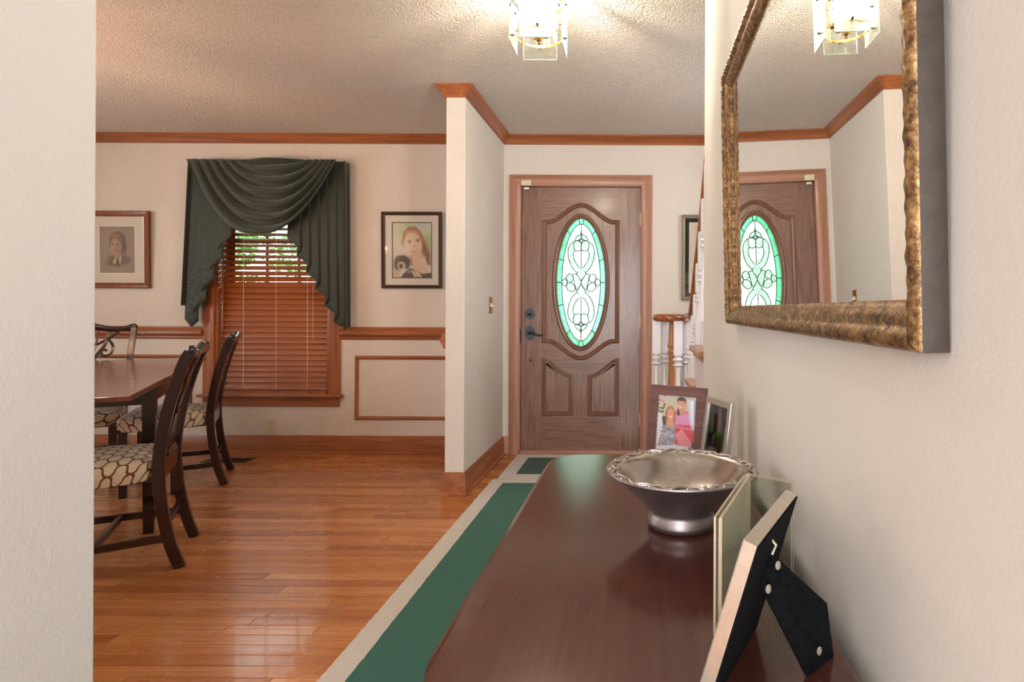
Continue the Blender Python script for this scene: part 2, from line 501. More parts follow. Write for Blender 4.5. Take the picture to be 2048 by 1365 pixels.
def drape_mat():
    m, nt, b = newmat('green damask'); v = coords(nt)
    vo = nt.nodes.new('ShaderNodeTexVoronoi'); vo.inputs['Scale'].default_value = 55; vo.feature = 'F1'; nt.links.new(v, vo.inputs['Vector'])
    n = noise(nt, v, 60, 4, .6, 2)
    f = mth(nt, 'ADD', mth(nt, 'MULTIPLY', n, .6), mth(nt, 'MULTIPLY', vo.outputs['Distance'], .5))
    nt.links.new(ramp(nt, f, [(.35, lin4((30, 39, 32))), (.62, lin4((46, 56, 45)))]), b.inputs['Base Color'])
    nt.links.new(ramp(nt, f, [(.4, (.45,)*3+(1,)), (.6, (.75,)*3+(1,))]), b.inputs['Roughness'])
    b.inputs['Sheen Weight'].default_value = .3
    bump(nt, b, noise(nt, v, 700, 2), .2, .001)
    return m
M['drape'] = drape_mat()
def trellis_mat():
    m, nt, b = newmat('trellis seat fabric')
    tc = nt.nodes.new('ShaderNodeTexCoord'); sp = nt.nodes.new('ShaderNodeSeparateXYZ'); nt.links.new(tc.outputs['UV'], sp.inputs[0])
    k = math.pi/0.076
    wob = noise(nt, tc.outputs['UV'], 220, 2)
    U = mth(nt, 'MULTIPLY', sp.outputs[0], k); V = mth(nt, 'MULTIPLY', sp.outputs[1], k)
    p = mth(nt, 'ADD', U, V); q = mth(nt, 'SUBTRACT', U, V)
    p2 = mth(nt, 'ADD', p, mth(nt, 'MULTIPLY', mth(nt, 'SINE', mth(nt, 'MULTIPLY', q, 2)), .34))
    q2 = mth(nt, 'ADD', q, mth(nt, 'MULTIPLY', mth(nt, 'SINE', mth(nt, 'MULTIPLY', p, 2)), .34))
    f = mth(nt, 'MINIMUM', mth(nt, 'ABSOLUTE', mth(nt, 'COSINE', p2)), mth(nt, 'ABSOLUTE', mth(nt, 'COSINE', q2)))
    f = mth(nt, 'ADD', f, mth(nt, 'MULTIPLY', mth(nt, 'SUBTRACT', wob, .5), .14))
    fac = ramp(nt, f, [(.20, (1,1,1,1)), (.28, (0,0,0,1))])
    weave = noise(nt, tc.outputs['UV'], 900, 2)
    cream = ramp(nt, weave, [(.3, lin4((208, 192, 160))), (.7, lin4((232, 218, 190)))])
    nt.links.new(mixc(nt, fac, cream, lin4((120, 64, 58))), b.inputs['Base Color'])
    b.inputs['Roughness'].default_value = .9; b.inputs['Sheen Weight'].default_value = .2
    bump(nt, b, weave, .4, .001)
    return m
M['trellis'] = trellis_mat()
M['leaf'] = plain('leaf', (92, 140, 62), .6, 0, .3, 2)
M['bark'] = plain('bark', (96, 78, 62), .9, 0, .3, 12, .5, 40)
M['lawn'] = plain('lawn', (112, 158, 78), .9, 0, .3, 3, .3, 60)

# ================================================================ STRUCTURE
YW = 4.42            # front wall
CEIL = 2.446
XL, XR = -5.0, 1.35
HX = -1.05           # hall face of the left walls
RX = 0.24            # hall face of the mirror wall
PY = 3.44            # free end of the partition
PX = -1.165          # dining face of the partition

def holed(lo, hi, z0, z1, holes):
    """rectangles (u0,u1,z0,z1) covering a wall except its holes"""
    us = sorted({lo, hi} | {h[0] for h in holes} | {h[1] for h in holes}); out = []
    for a, b in zip(us[:-1], us[1:]):
        hs = sorted([(h[2], h[3]) for h in holes if h[0] <= a + 1e-6 and h[1] >= b - 1e-6])
        z = z0
        for (p, q) in hs:
            if p > z + 1e-6: out.append((a, b, z, p))
            z = q
        if z < z1 - 1e-6: out.append((a, b, z, z1))
    return out

DX0, DX1, DZ1 = -0.915, 0.0, 2.057          # door slab
WX0, WX1, WZ0, WZ1 = -3.262, -2.388, 0.455, 2.055   # window opening
b = MB()
for (a, c, z0, z1) in holed(XL, XR, 0, CEIL, [(DX0-.02, DX1+.02, 0, DZ1+.02), (WX0, WX1, WZ0, WZ1)]):
    b.box(a, c, YW, YW+.15, z0, z1)
struct(b.build('wall_front', M['wallpaper']), 'cream wallpapered front wall around the entry door and window', 'wall')
b = MB().box(PX, HX, PY, YW, 0, CEIL)
struct(b.build('wall_partition', M['wallpaper'], bevel=.004), 'cream partition wall stub between dining room and hall', 'wall')
b = MB().box(PX, HX, -2.5, 1.11, 0, CEIL)
struct(b.build('wall_left', M['white_paint'], bevel=.004), 'white textured wall edge at the dining room opening', 'wall')
b = MB().box(RX, RX+.1, -2.5, 2.17, 0, CEIL)
struct(b.build('wall_right', M['paint'], bevel=.006), 'cream painted wall behind mirror and console table', 'wall')
b = MB().box(XL, PX, 1.0, 1.11, 0, CEIL)
struct(b.build('wall_dining_back', M['wallpaper']), 'cream wall at the back of the dining room', 'wall')
b = MB()
for (a, c, z0, z1) in holed(1.0, YW+.15, 0, CEIL, [(1.6, 3.0, .6, 2.1)]): b.box(XL-.12, XL, a, c, z0, z1)
struct(b.build('wall_dining_left', M['wallpaper']), 'cream side wall of the dining room', 'wall')
b = MB()
for (a, c, z0, z1) in holed(-2.5, YW+.15, 0, CEIL, [(2.7, 3.5, 1.2, 2.4)]): b.box(XR, XR+.12, a, c, z0, z1)
struct(b.build('wall_stair', M['paint']), 'cream wall on the far side of the stairs', 'wall')
b = MB()
for (a, c, z0, z1) in holed(PX, XR+.12, 0, CEIL, [(-.95, .15, .25, 2.25)]): b.box(a, c, -2.62, -2.5, z0, z1)
struct(b.build('wall_rear', M['paint']), 'cream wall at the rear end of the hall', 'wall')
b = MB().box(XL-.12, XR+.12, -2.62, YW+.15, CEIL, CEIL+.1)
struct(b.build('ceiling', M['ceiling']), 'beige popcorn textured ceiling', 'ceiling')

# ---- floor: strip oak planks running along x
fl = struct(MB().box(XL-.12, XR+.12, -2.62, YW+.15, -.06, -.008).build('floor', M['subfloor']), 'glossy honey oak strip floor', 'floor')
PWD = 0.0572
planks = []
row = 0; y = YW
rr = random.Random(3)
while y > -2.5:
    y0 = y - PWD
    x = XL - rr.random()*.9
    while x < XR:
        L = rr.choice([.32, .45, .6, .75, .9, 1.1, 1.3]) * rr.uniform(.85, 1.15)
        planks.append((max(x, XL), min(x+L, XR), y0, y, rr.random()))
        x += L
    y = y0
def inview(p):
    x0, x1, a, c, _ = p
    if c < 1.55: return 0
    ym = (a+c)/2
    lo = (190-CX)/F*ym; hi = -.95
    if x1 < lo or x0 > hi: return 0
    return (min(x1, hi) - max(x0, lo)) / ym**3
cand = sorted([p for p in planks if inview(p) > 0], key=inview, reverse=True)[:295]
chosen = set(cand)
def plank_geo(mb, p):
    x0, x1, a, c, _ = p; g = .0007; e = .0012
    vs = [(x0+g,a+g,-.008),(x1-g,a+g,-.008),(x1-g,c-g,-.008),(x0+g,c-g,-.008),
          (x0+g,a+g,-e),(x1-g,a+g,-e),(x1-g,c-g,-e),(x0+g,c-g,-e),
          (x0+g+e,a+g+e,0),(x1-g-e,a+g+e,0),(x1-g-e,c-g-e,0),(x0+g+e,c-g-e,0)]
    fs = [(8,9,10,11)]
    for k in range(4):
        l = (k+1) % 4
        fs += [(k, l, 4+l, 4+k), (4+k, 4+l, 8+l, 8+k)]
    mb.add(vs, fs); return len(fs)
def set_rnd(o, vals):
    a = o.data.attributes.new('rnd', 'FLOAT', 'FACE')
    a.data.foreach_set('value', vals)
for p in cand:
    mb = MB(); n = plank_geo(mb, p)
    o = mb.build('plank', M['plank'], fl); set_rnd(o, [p[4]]*n)
mb = MB(); vals = []
for p in planks:
    if p in chosen or p[1]-p[0] < .005: continue
    n = plank_geo(mb, p); vals += [p[4]]*n
o = mb.build('planks_beyond', M['plank'], fl); set_rnd(o, vals); o['kind'] = 'stuff'

# ---- crown, base, chair rail
flat = lambda u, v, h: (u, v, h)
CR = [(0, CEIL), (.056, CEIL), (.056, CEIL-.008), (.047, CEIL-.014), (.036, CEIL-.022), (.026, CEIL-.036), (.016, CEIL-.05), (.012, CEIL-.056), (.012, CEIL-.066), (0, CEIL-.066)]
BB = [(0, 0), (.026, 0), (.026, .010), (.020, .018), (.014, .021), (.014, .112), (.010, .120), (.010, .128), (.005, .138), (0, .138)]
CHR = [(0, .876), (.008, .876), (.014, .886), (.014, .896), (.022, .904), (.030, .916), (.030, .936), (.020, .946), (.022, .955), (.012, .964), (.012, .973), (0, .973)]
def run(name, path, prof, mat, label, cat, left=True):
    return struct(MB().sweep(path, prof, False, flat, left).build(name, mat, smooth=True, ang=30), label, cat)
run('trim_1', [(PX, YW), (XL, YW)], CR, M['trim_x'], 'stained wood crown moulding above the dining window', 'crown moulding')
run('trim_2', [(XR, YW), (HX, YW)], CR, M['trim_x'], 'stained wood crown moulding above the entry door', 'crown moulding')
run('trim_3', [(HX, YW), (HX, PY), (PX, PY), (PX, YW)], CR, M['trim_y'], 'stained wood crown moulding wrapping the partition end', 'crown moulding')
run('baseboard_front', [(PX, YW), (XL, YW)], BB, M['trim_x'], 'stained wood baseboard under the dining window', 'baseboard')
run('baseboard_hall', [(DX0-.09, YW), (HX, YW)], BB, M['casing_x'], 'short stained baseboard between partition and door casing', 'baseboard')
run('baseboard_stair', [(XR, YW), (DX1+.09, YW)], BB, M['casing_x'], 'stained wood baseboard right of the entry door', 'baseboard')
run('baseboard_partition', [(HX, YW), (HX, PY), (PX, PY), (PX, YW)], BB, M['trim_y'], 'stained wood baseboard wrapping the partition end', 'baseboard')
run('baseboard_right', [(RX, -2.5), (RX, 2.1)], BB, M['trim_y'], 'stained wood baseboard behind the console table', 'baseboard')
run('baseboard_left', [(HX, 1.11), (HX, -2.5)], BB, M['trim_y'], 'stained wood baseboard along the white wall', 'baseboard', True)
run('trim_4', [(PX, YW), (-2.298, YW)], CHR, M['trim_x'], 'stained wood chair rail right of the window', 'chair rail')
run('trim_5', [(-3.352, YW), (XL, YW)], CHR, M['trim_x'], 'stained wood chair rail left of the window', 'chair rail')
run('trim_6', [(PX, PY+.0), (PX, YW)], CHR, M['trim_y'], 'stained wood chair rail on the partition dining face', 'chair rail')
# wainscot picture-frame mouldings
PMP = [(0, 0), (.006, .012), (.014, .016), (.020, .012), (.027, .010), (.030, 0)]
def panel(name, x0, x1, z0, z1, label):
    e = empty(name, ((x0+x1)/2, YW, z0)); cx = (x0+x1)/2
    pts = [(x0-cx, 0), (x1-cx, 0), (x1-cx, z1-z0), (x0-cx, z1-z0)]
    mp = lambda u, v, h: (u, -h, v)
    for i in range(4):
        a, c = pts[i], pts[(i+1) % 4]
        pr, nx = pts[i-1], pts[(i+2) % 4]
        # one mitred stick per side
        mb = MB(); full = MB().sweep(pts, PMP, True, mp, True)
        m = len(PMP); A = full.v[i*m:(i+1)*m]; B = full.v[((i+1) % 4)*m:((i+1) % 4+1)*m]
        mb.add(A + B, [(k, (k+1) % m, m+(k+1) % m, m+k) for k in range(m)] + [tuple(range(m)), tuple(range(m, 2*m))])
        mb.build('moulding_strip', M['trim_x'] if i % 2 == 0 else M['trim_z'], e)
    return struct(e, label, 'wall moulding')
panel('trim_7', -2.19, -1.24, .257, .753, 'stained rectangular wall moulding right of the window')
panel('trim_8', -4.70, -3.44, .257, .753, 'stained rectangular wall moulding behind the dining table')

# ---------------------------------------------------------------- window
win = struct(empty('window_1', ((WX0+WX1)/2, YW, WZ0)), 'stained wood sash window behind blind and green valance', 'window')
WC = (WX0+WX1)/2; hw = (WX1-WX0)/2; HH = WZ1-WZ0
b = MB()
CAS = [(0, 0), (0, .018), (.01, .02), (.07, .016), (.078, .012), (.09, .012), (.09, 0)]
mpv = lambda u, v, h: (u, -h, v)
for (nm, pts, mt) in (('casing_side', [(-hw, 0), (-hw, HH+.0)], 'trim_z'), ('casing_side', [(hw, HH), (hw, 0)], 'trim_z')):
    MB().sweep(pts, CAS, False, mpv, True).build(nm, M[mt], win, smooth=True, ang=30)
MB().sweep([(-hw-.09, HH), (hw+.09, HH)], CAS, False, mpv, True).build('casing_head', M['trim_x'], win, smooth=True, ang=30)
MB().box(-hw-.115, hw+.115, -.05, .0, -.022, 0).build('sill', M['trim_x'], win, bevel=.006)
MB().box(-hw-.085, hw+.085, -.018, 0, -.092, -.022).build('apron', M['trim_x'], win, bevel=.004)
b = MB().box(-hw, -hw+.018, 0, .15, 0, HH).box(hw-.018, hw, 0, .15, 0, HH).box(-hw, hw, 0, .15, HH-.018, HH).box(-hw, hw, 0, .15, 0, .02)
b.build('jamb', M['trim_z'], win)
for (k, z0, z1, yy) in ((0, .02, .82, .10), (1, .78, HH-.018, .125)):
    sash = MB().box(-hw+.018, -hw+.058, yy, yy+.025, z0, z1).box(hw-.058, hw-.018, yy, yy+.025, z0, z1)
    sash.box(-hw+.058, hw-.058, yy, yy+.025, z0, z0+.045).box(-hw+.058, hw-.058, yy, yy+.025, z1-.045, z1)
    so = sash.build('sash', M['trim_z'], win)
    xs = [-hw+.058 + i*(2*hw-.116)/3 for i in range(4)]; zs = [z0+.045 + i*(z1-z0-.09)/2 for i in range(3)]
    for i in (1, 2): MB().box(xs[i]-.009, xs[i]+.009, yy+.002, yy+.023, z0+.045, z1-.045).build('muntin', M['trim_z'], so)
    MB().box(-hw+.058, hw-.058, yy+.003, yy+.022, zs[1]-.009, zs[1]+.009).build('muntin', M['trim_x'], so)
    for i in range(3):
        for j in range(2):
            MB().box(xs[i]+.004, xs[i+1]-.004, yy+.011, yy+.014, zs[j]+.004, zs[j+1]-.004).build('pane', M['window_glass'], so)

# ---------------------------------------------------------------- entry door
DC = (DX0+DX1)/2; dw = (DX1-DX0)/2
DZ0 = .036; YF = .022            # slab face, set back from the wall face
door = struct(empty('door_1', (DC, YW, 0)), 'brown panelled entry door with oval leaded glass', 'door')
CASD = [(0, 0), (0, .012), (.012, .016), (.02, .018), (.06, .02), (.072, .016), (.085, .014), (.085, 0)]
ci = dw+.006
full = MB().sweep([(-ci, 0), (-ci, DZ1+.006), (ci, DZ1+.006), (ci, 0)], CASD, False, mpv, True)
m = len(CASD)
for i, mt in ((0, 'casing_z'), (1, 'casing_x'), (2, 'casing_z')):
    A = full.v[i*m:(i+1)*m]; B = full.v[(i+1)*m:(i+2)*m]
    mb = MB().add(A+B, [(k, (k+1) % m, m+(k+1) % m, m+k) for k in range(m)] + [tuple(range(m)), tuple(range(m, 2*m))])
    mb.build('casing', M[mt], door, smooth=True, ang=30)
b = MB().box(-dw-.02, -dw-.003, 0, .15, 0, DZ1+.02).box(dw+.003, dw+.02, 0, .15, 0, DZ1+.02).box(-dw-.02, dw+.02, 0, .15, DZ1+.003, DZ1+.02)
b.box(-dw-.004, -dw+.014, YF+.047, YF+.062, .026, DZ1+.01).box(dw-.014, dw+.004, YF+.047, YF+.062, .026, DZ1+.01).box(-dw, dw, YF+.047, YF+.062, DZ1-.012, DZ1+.01)
b.build('jamb', M['casing_z'], door)
MB().box(-dw, dw, -.03, .12, .0005, .0355).build('threshold', M['casing_x'], door, bevel=.006)
GA, GB, GZ = .186, .494, 1.3246  # glass oval
slab = MB()
n = 72
angs = sorted(set([2*math.pi*k/n for k in range(n)] + [math.atan2(zz-GZ, xx) % (2*math.pi) for xx in (-dw, dw) for zz in (DZ0, DZ1)]))
def rect_hit(q):
    c, s_ = math.cos(q), math.sin(q); t = 1e9
    if c > 1e-9: t = min(t, dw/c)
    if c < -1e-9: t = min(t, -dw/c)
    if s_ > 1e-9: t = min(t, (DZ1-GZ)/s_)
    if s_ < -1e-9: t = min(t, (DZ0-GZ)/s_)
    return (c*t, GZ+s_*t)
def ell_hit(q, a, bb):
    c, s_ = math.cos(q), math.sin(q); t = 1/math.sqrt((c/a)**2+(s_/bb)**2); return (c*t, GZ+s_*t)
N = len(angs); vs = []
for yy in (YF, YF+.045):
    vs += [(p[0], yy, p[1]) for p in (ell_hit(q, GA+.012, GB+.012) for q in angs)]
    vs += [(p[0], yy, p[1]) for p in (rect_hit(q) for q in angs)]
fs = []
for k in range(N):
    l = (k+1) % N
    fs += [(k, l, N+l, N+k), (2*N+k, 3*N+k, 3*N+l, 2*N+l), (k, 2*N+k, 2*N+l, l), (N+k, N+l, 3*N+l, 3*N+k)]
slab.add(vs, fs)
so = slab.build('slab', M['door'], door)
# horizontal-grain rails laid on the slab face (top, lock and bottom rail)
def arch(x, zs, h, wd=.25):
    return zs + h*(.5*(1+math.cos(math.pi*min(1, abs(x)/wd))))**.82
AX = .2985
topz = lambda x: arch(x, 1.807, .131); botz = lambda x: arch(x, .8535, -.131)
xs = [-AX + 2*AX*i/40 for i in range(41)]
def rail(poly, nm='rail'):
    MB().prism(poly, YF-.0012, YF+.001).build(nm, M['door_h'], so)
rail([(-AX, DZ1), (AX, DZ1)] + [(x, topz(x)) for x in reversed(xs)])
lowz = lambda x: .742 - (.742-.615)*sm(AX-abs(x), .0, .225)
rail([(x, botz(x)) for x in xs] + [(x, lowz(x)+.006) for x in reversed(xs)])
rail([(-AX, .292), (AX, .292), (AX, DZ0), (-AX, DZ0)])
# raised mouldings
mpd = lambda u, v, h: (u, YF-h, v)
MP = [(0, -.002), (0, .004), (.006, .011), (.013, .013), (.019, .008), (.026, .010), (.032, .004), (.036, -.002)]
up = [(x, topz(x)) for x in reversed(xs)] + [(x, botz(x)) for x in xs]
MB().sweep(up, MP, True, mpd, True).build('panel_moulding', M['door_mould'], so, smooth=True, ang=35)
LP = [(-AX + (AX-.055)*i/16, 0) for i in range(17)]
lp = [(x, lowz(x)) for (x, _) in reversed(LP)] + [(-AX, .292), (-.055, .292)]
rp = [(-x, z) for (x, z) in reversed(lp)]
def inset(poly, d):
    mb = MB().sweep(poly, [(d, 0)], True, lambda u, v, h: (u, 0, v), True); return [(p[0], p[2]) for p in mb.v]
for poly in (lp, rp):
    mo = MB().sweep(poly, [(a*.7, h*.8) for a, h in MP], True, mpd, True).build('panel_moulding', M['door_mould'], so, smooth=True, ang=35)
    inn = inset(poly, .026)
    MB().sweep(inn, [(0, -.004), (.006, .005), (.012, .0065)], True, mpd, True).build('raised_edge', M['door_mould'], so, smooth=True, ang=35)
    MB().prism(inset(poly, .036), YF-.0066, YF+.001).build('raised_panel', M['door'], so)
ov = [(p[0], p[1]) for p in (ell_hit(2*math.pi*k/96, GA+.036, GB+.036) for k in range(96))]
OVP = [(-.002, -.002), (0, .006), (.006, .012), (.014, .013), (.02, .009), (.028, .012), (.034, .006), (.037, -.02)]
MB().sweep(ov, OVP, True, mpd, True).build('oval_moulding', M['door_mould'], so, smooth=True, ang=35)

# leaded glass: crop units of the photograph -> metres about the oval centre
gl = empty('leaded_glass', (0, YF+.02, GZ)); gl.parent = door
def gu(x, y): return ((x-350)/4.2625/260, -(y-703)/4.2625/260)
def ell(a, c, q): return (350+a*math.sin(q), 703-c*math.cos(q))
OA, OB, IA, IB = 204, 543, 166, 503
def vesica(q):                        # slightly pointed inner oval
    s_ = math.sin(q); return (350 + IA*math.copysign(abs(s_)**1.06, s_), 703 - IB*math.cos(q))
def pane(poly, mt, y=0, t=.004):
    o = MB().prism([gu(*p) for p in poly], y-t/2, y+t/2).build('pane', M[mt], gl); return o
cames = []
def came(pts, closed=False):
    P = [(gu(*p)[0], -.0005, gu(*p)[1]) for p in pts]
    MB().tube(P, .0034, 6, closed).build('came', M['lead'], gl, smooth='all')
spk = [.10, .62, 1.19, 1.571, 1.95, 2.52, 3.04]
allq = [q for q in spk] + [2*math.pi-q for q in reversed(spk)]
for i in range(len(allq)):
    q0 = allq[i]; q1 = allq[(i+1) % len(allq)]
    if q1 < q0: q1 += 2*math.pi
    qs = [q0+(q1-q0)*k/8 for k in range(9)]
    pane([ell(OA+6, OB+6, q) for q in qs] + [vesica(q) for q in reversed(qs)], 'pane_green')
    came([ell(OA, OB, q0), vesica(q0)])
came([vesica(2*math.pi*k/80) for k in range(80)], True)
# two halves of the clear ground
for sgn in (1, -1):
    pane([(350+sgn*abs(vesica(q)[0]-350), vesica(q)[1]) for q in [math.pi*k/40 for k in range(41)]], 'pane_clear')
came([(350, 198), (350, 275)]); came([(350, 395), (350, 572)]); came([(350, 835), (350, 1010)]); came([(350, 1130), (350, 1205)])
def cm(p, n=6, closed=False): return [(q[0], q[1]) for q in catmull([(x, y, 0) for x, y in p], n, closed)]
def sym(pts, lr, tb):
    return [((700-x) if lr else x, (1406-y) if tb else y) for x, y in pts]
ring_o = [(284, 352), (252, 382), (236, 440), (245, 510), (272, 575), (316, 622)]
ring_i = [(336, 576), (300, 528), (283, 478), (287, 438), (300, 425)]
sq = [(290, 352), (318, 345), (346, 356), (351, 392), (346, 424), (318, 434), (290, 420), (286, 388)]
leaf1 = [(350, 272), (340, 292), (312, 306), (296, 340), (322, 340), (350, 318)]
star = [(350, 318), (358, 338), (376, 346), (360, 356), (350, 376), (340, 356), (324, 346), (342, 338)]
for tb in (0, 1):
    for lr in (0, 1):
        P = sym(cm(ring_o) + cm(ring_i), lr, tb); pane(P, 'pane_bevel', -.003); 
        came(sym(cm(ring_o), lr, tb)); came(sym(cm(ring_i), lr, tb))
        P = sym(cm(sq, 5, True), lr, tb); pane(P, 'pane_bevel', -.004); came(P, True)
        P = sym(cm(leaf1, 4, True), lr, tb); pane(P, 'pane_bevel', -.003); came(P, True)
    P = sym(star, 0, tb); pane(P, 'pane_bevel', -.0045); came(P, True)
    P = sym([(350, 570), (392, 626), (350, 698), (311, 626)], 0, tb); pane(P, 'pane_bevel', -.004); came(P, True)
tip = [(180, 702), (200, 676), (222, 672), (232, 702), (222, 734), (198, 728)]
orb = [(222, 680), (226, 648), (250, 628), (276, 642), (284, 672), (262, 702), (236, 700)]
orb2 = [(232, 704), (262, 706), (292, 730), (296, 770), (268, 782), (236, 766), (222, 734)]
petal = [(276, 642), (296, 628), (316, 640), (350, 700), (316, 770), (300, 740), (290, 700), (284, 672)]
for lr in (0, 1):
    for pc in (tip, orb, orb2, petal):
        P = sym(cm(pc, 4, True), lr, 0); pane(P, 'pane_bevel', -.003); came(P, True)
# hardware
def esc(z, h, wd=.040):
    pts = []
    for k in range(40):
        q = 2*math.pi*k/40; c, s_ = math.cos(q), math.sin(q)
        r = 1/max(abs(c)/1.0, abs(s_)/1.0, 1e-9); rr_ = min(r, 1.0)
        x = wd*c; zz = h*s_
        if abs(s_) < .45: x = wd*1.12*math.copysign(1, c)*(1 if abs(s_) < .38 else .9)
        pts.append((x, zz))
    return pts
lx = at(1059, 628, YW)[0] - DC
for (zc, hh, nm) in ((at(1059, 628, YW)[1], .042, 'deadbolt'), (at(1060, 666, YW)[1], .056, 'lever_handle')):
    h = MB().prism([(lx+p[0]*.9, zc+p[1]) for p in esc(0, hh, .036)], YF-.008, YF).build(nm, M['bronze_plate'], door, bevel=.002)
    if nm == 'deadbolt':
        MB().tube([(lx, YF-.005, zc-.006), (lx, YF-.02, zc-.006)], .012, 12).tube([(lx-.018, YF-.024, zc-.006), (lx+.018, YF-.024, zc-.006)], [.004, .004], 8).build('thumb_turn', M['bronze'], h, smooth=True)
    else:
        P = catmull([(lx, YF-.05, zc), (lx+.035, YF-.052, zc-.006), (lx+.07, YF-.05, zc-.02), (lx+.105, YF-.048, zc-.016)], 5)
        MB().tube([(lx, YF-.005, zc), (lx, YF-.05, zc)], .013, 12).tube(P, [.011]*4+[.007]*(len(P)-4), 10).build('lever', M['bronze'], h, smooth=True)
p = at(1060, 722, YW)
MB().lathe([(.011, 0), (.011, .004), (.006, .008)], 14).build('viewer_plug', M['bronze_plate'], door, loc=(p[0]-DC, YF, p[1]), rot=(R(90), 0, 0))
MB().box(-dw-.012, -dw+.002, -.004, .012, at(0, 682, YW)[1], at(0, 654, YW)[1]).build('strike_plate', M['bronze'], door)
for py in (440, 641, 840):
    z = at(1280, py, YW)[1]
    hb = MB()
    for k in range(5): hb.tube([(dw+.003, -.004+.006, z-.05+k*.02+.001), (dw+.003, -.004+.006, z-.05+k*.02+.019)], .0065, 8)
    hb.box(dw-.004, dw+.001, .004, .02, z-.05, z+.05)
    hb.build('hinge', M['hinge_paint'], door, smooth=True)
# alarm contact on the casing
p = at(1054, 368, YW)
sens = tag(empty('door_sensor', (p[0], YW-.02, p[1]-.024)), 'small ivory alarm sensor on the door casing head', 'sensor')
MB().box(-.038, .038, -.018, 0, .004, .046).build('housing', M['ivory'], sens, bevel=.003)
MB().box(-.02, .02, .002, .014, -.022, -.006).build('magnet', M['white_plastic'], sens, bevel=.002)
# light switch on the partition
sw = tag(empty('light_switch', (HX, 4.03, 1.085)), 'brass light switch plate with white toggle on partition wall', 'light switch')
MB().box(0, .006, -.036, .036, 0, .116).build('cover_plate', M['brass'], sw, bevel=.003)
MB().box(.006, .010, -.009, .009, .044, .072).prism([(.0, .05), (.0, .066), (-.0, .06)], 0, .001).build('toggle_base', M['white_plastic'], sw)
MB().bar([(.008, 0, .058), (.026, 0, .050)], .008, .009, (0, 1, 0)).build('toggle', M['white_plastic'], sw, bevel=.001)
# wall outlet
p = at(541, 868, YW)
ol = tag(empty('wall_outlet', (p[0], YW, p[1])), 'ivory wall outlet low on the wall under the window', 'outlet')
MB().box(-.036, .036, -.006, 0, 0, .116).build('cover_plate', M['ivory'], ol, bevel=.003)
for z in (.034, .082):
    rc = MB().prism([(.017*math.cos(q)*1.0, z+min(.013, max(-.013, .017*math.sin(q)))) for q in [2*math.pi*k/24 for k in range(24)]], -.0085, -.005).build('socket', M['ivory'], ol)
    for (x, hgt) in ((-.006, .009), (.006, .007)): MB().box(x-.0012, x+.0012, -.0092, -.008, z-hgt/2+.002, z+hgt/2+.002).build('slot', M['black_void'], rc)
# floor register
fr_ = tag(empty('floor_register', (-3.0, 4.2, 0)), 'dark metal floor vent under the window', 'floor vent')
MB().box(-.16, .16, -.06, .06, .0005, .004).build('flange', M['bronze'], fr_, bevel=.001)
for k in range(14):
    x = -.13 + k*.02
    MB().box(x-.004, x+.004, -.042, .042, .004, .006).build('louvre', M['bronze'], fr_)

# ---------------------------------------------------------------- stairs
st = struct(empty('staircase', (.8, 3.7, 0)), 'oak and white staircase rising behind the mirror wall', 'staircase')
ox, oy = -.8, -3.7
def sbox(x0, x1, y0, y1, z0, z1): return MB().box(x0+ox, x1+ox, y0+oy, y1+oy, z0, z1)
RUN, RISE = .26, .19
far = lambda n: 2.72 + RUN*(5-n)
for n in range(1, 9):
    f_ = far(n); x0 = .235 if n < 6 else .342
    near = f_-RUN-.035 if n != 5 else 2.27
    if n == 1:
        # bullnose starting step
        pts = [(1.34, f_-RUN-.03), (1.34, f_+.03)] + [(.22+.17*math.cos(q), 3.76+.17*math.sin(q)) for q in [R(60+k*12) for k in range(19)]]
        MB().prism([(p[0]+ox, p[1]+oy) for p in pts], RISE-.03, RISE, 'z').build('tread', M['oak_y'], st, bevel=.008)
        pts = [(1.34, f_-RUN), (1.34, f_)] + [(.22+.14*math.cos(q), 3.76+.14*math.sin(q)) for q in [R(60+k*12) for k in range(19)]]
        MB().prism([(p[0]+ox, p[1]+oy) for p in pts], 0, RISE-.03, 'z').build('riser', M['white_enamel'], st)
        continue
    MB().box(x0+ox, 1.34+ox, near+oy, f_+.03+oy, RISE*n-.03, RISE*n).build('tread', M['oak_y'], st, bevel=.01)
    MB().box(x0+.018+ox, 1.34+ox, near+.012+oy, f_+.016+oy, RISE*n-.05, RISE*n-.03).build('cove', M['oak_y'], st, bevel=.005)
    MB().box(max(x0+.03, .27)+ox, 1.34+ox, f_-.018+oy, f_+oy, RISE*(n-1), RISE*n-.05).build('riser', M['white_enamel'], st)
    MB().box(.262+ox if n < 6 else .345+ox, (.285 if n < 6 else .36)+ox, near+.03+oy, f_-.018+oy, 0, RISE*n-.05).build('stringer', M['white_enamel'], st)
RXR = .30
railp = [(3.62, 1.085), (3.42, 1.088), (3.25, 1.105), (3.12, 1.19), (2.98, 1.36), (2.8, 1.56), (2.5, 1.87), (2.2, 2.14)]
P = catmull([(RXR+.012*sm(3.2-y, 0, .5)+ox, y+oy, z-.022) for y, z in railp], 5)
sp_ = []
for k in range(40):
    t = k/39; q = R(-10 + 470*t); r = .125*(1-.62*t)
    sp_.append((.205+r*math.cos(q)+ox, 3.72+r*math.sin(q)+oy, 1.063))
MB().tube([p for p in P], .031, 14, flat=(.8, 1)).build('handrail', M['rail_oak'], st, smooth='all')
MB().tube(sp_, [.03]*30+[.029-.0005*k for k in range(10)], 14, flat=(.85, 1.0)).build('volute', M['rail_oak'], st, smooth='all')
MB().tube([(.3+ox, 3.66+oy, 1.063), (RXR+.02+ox, 3.70+oy, 1.063)], .03, 12).build('volute_neck', M['rail_oak'], st, smooth='all')
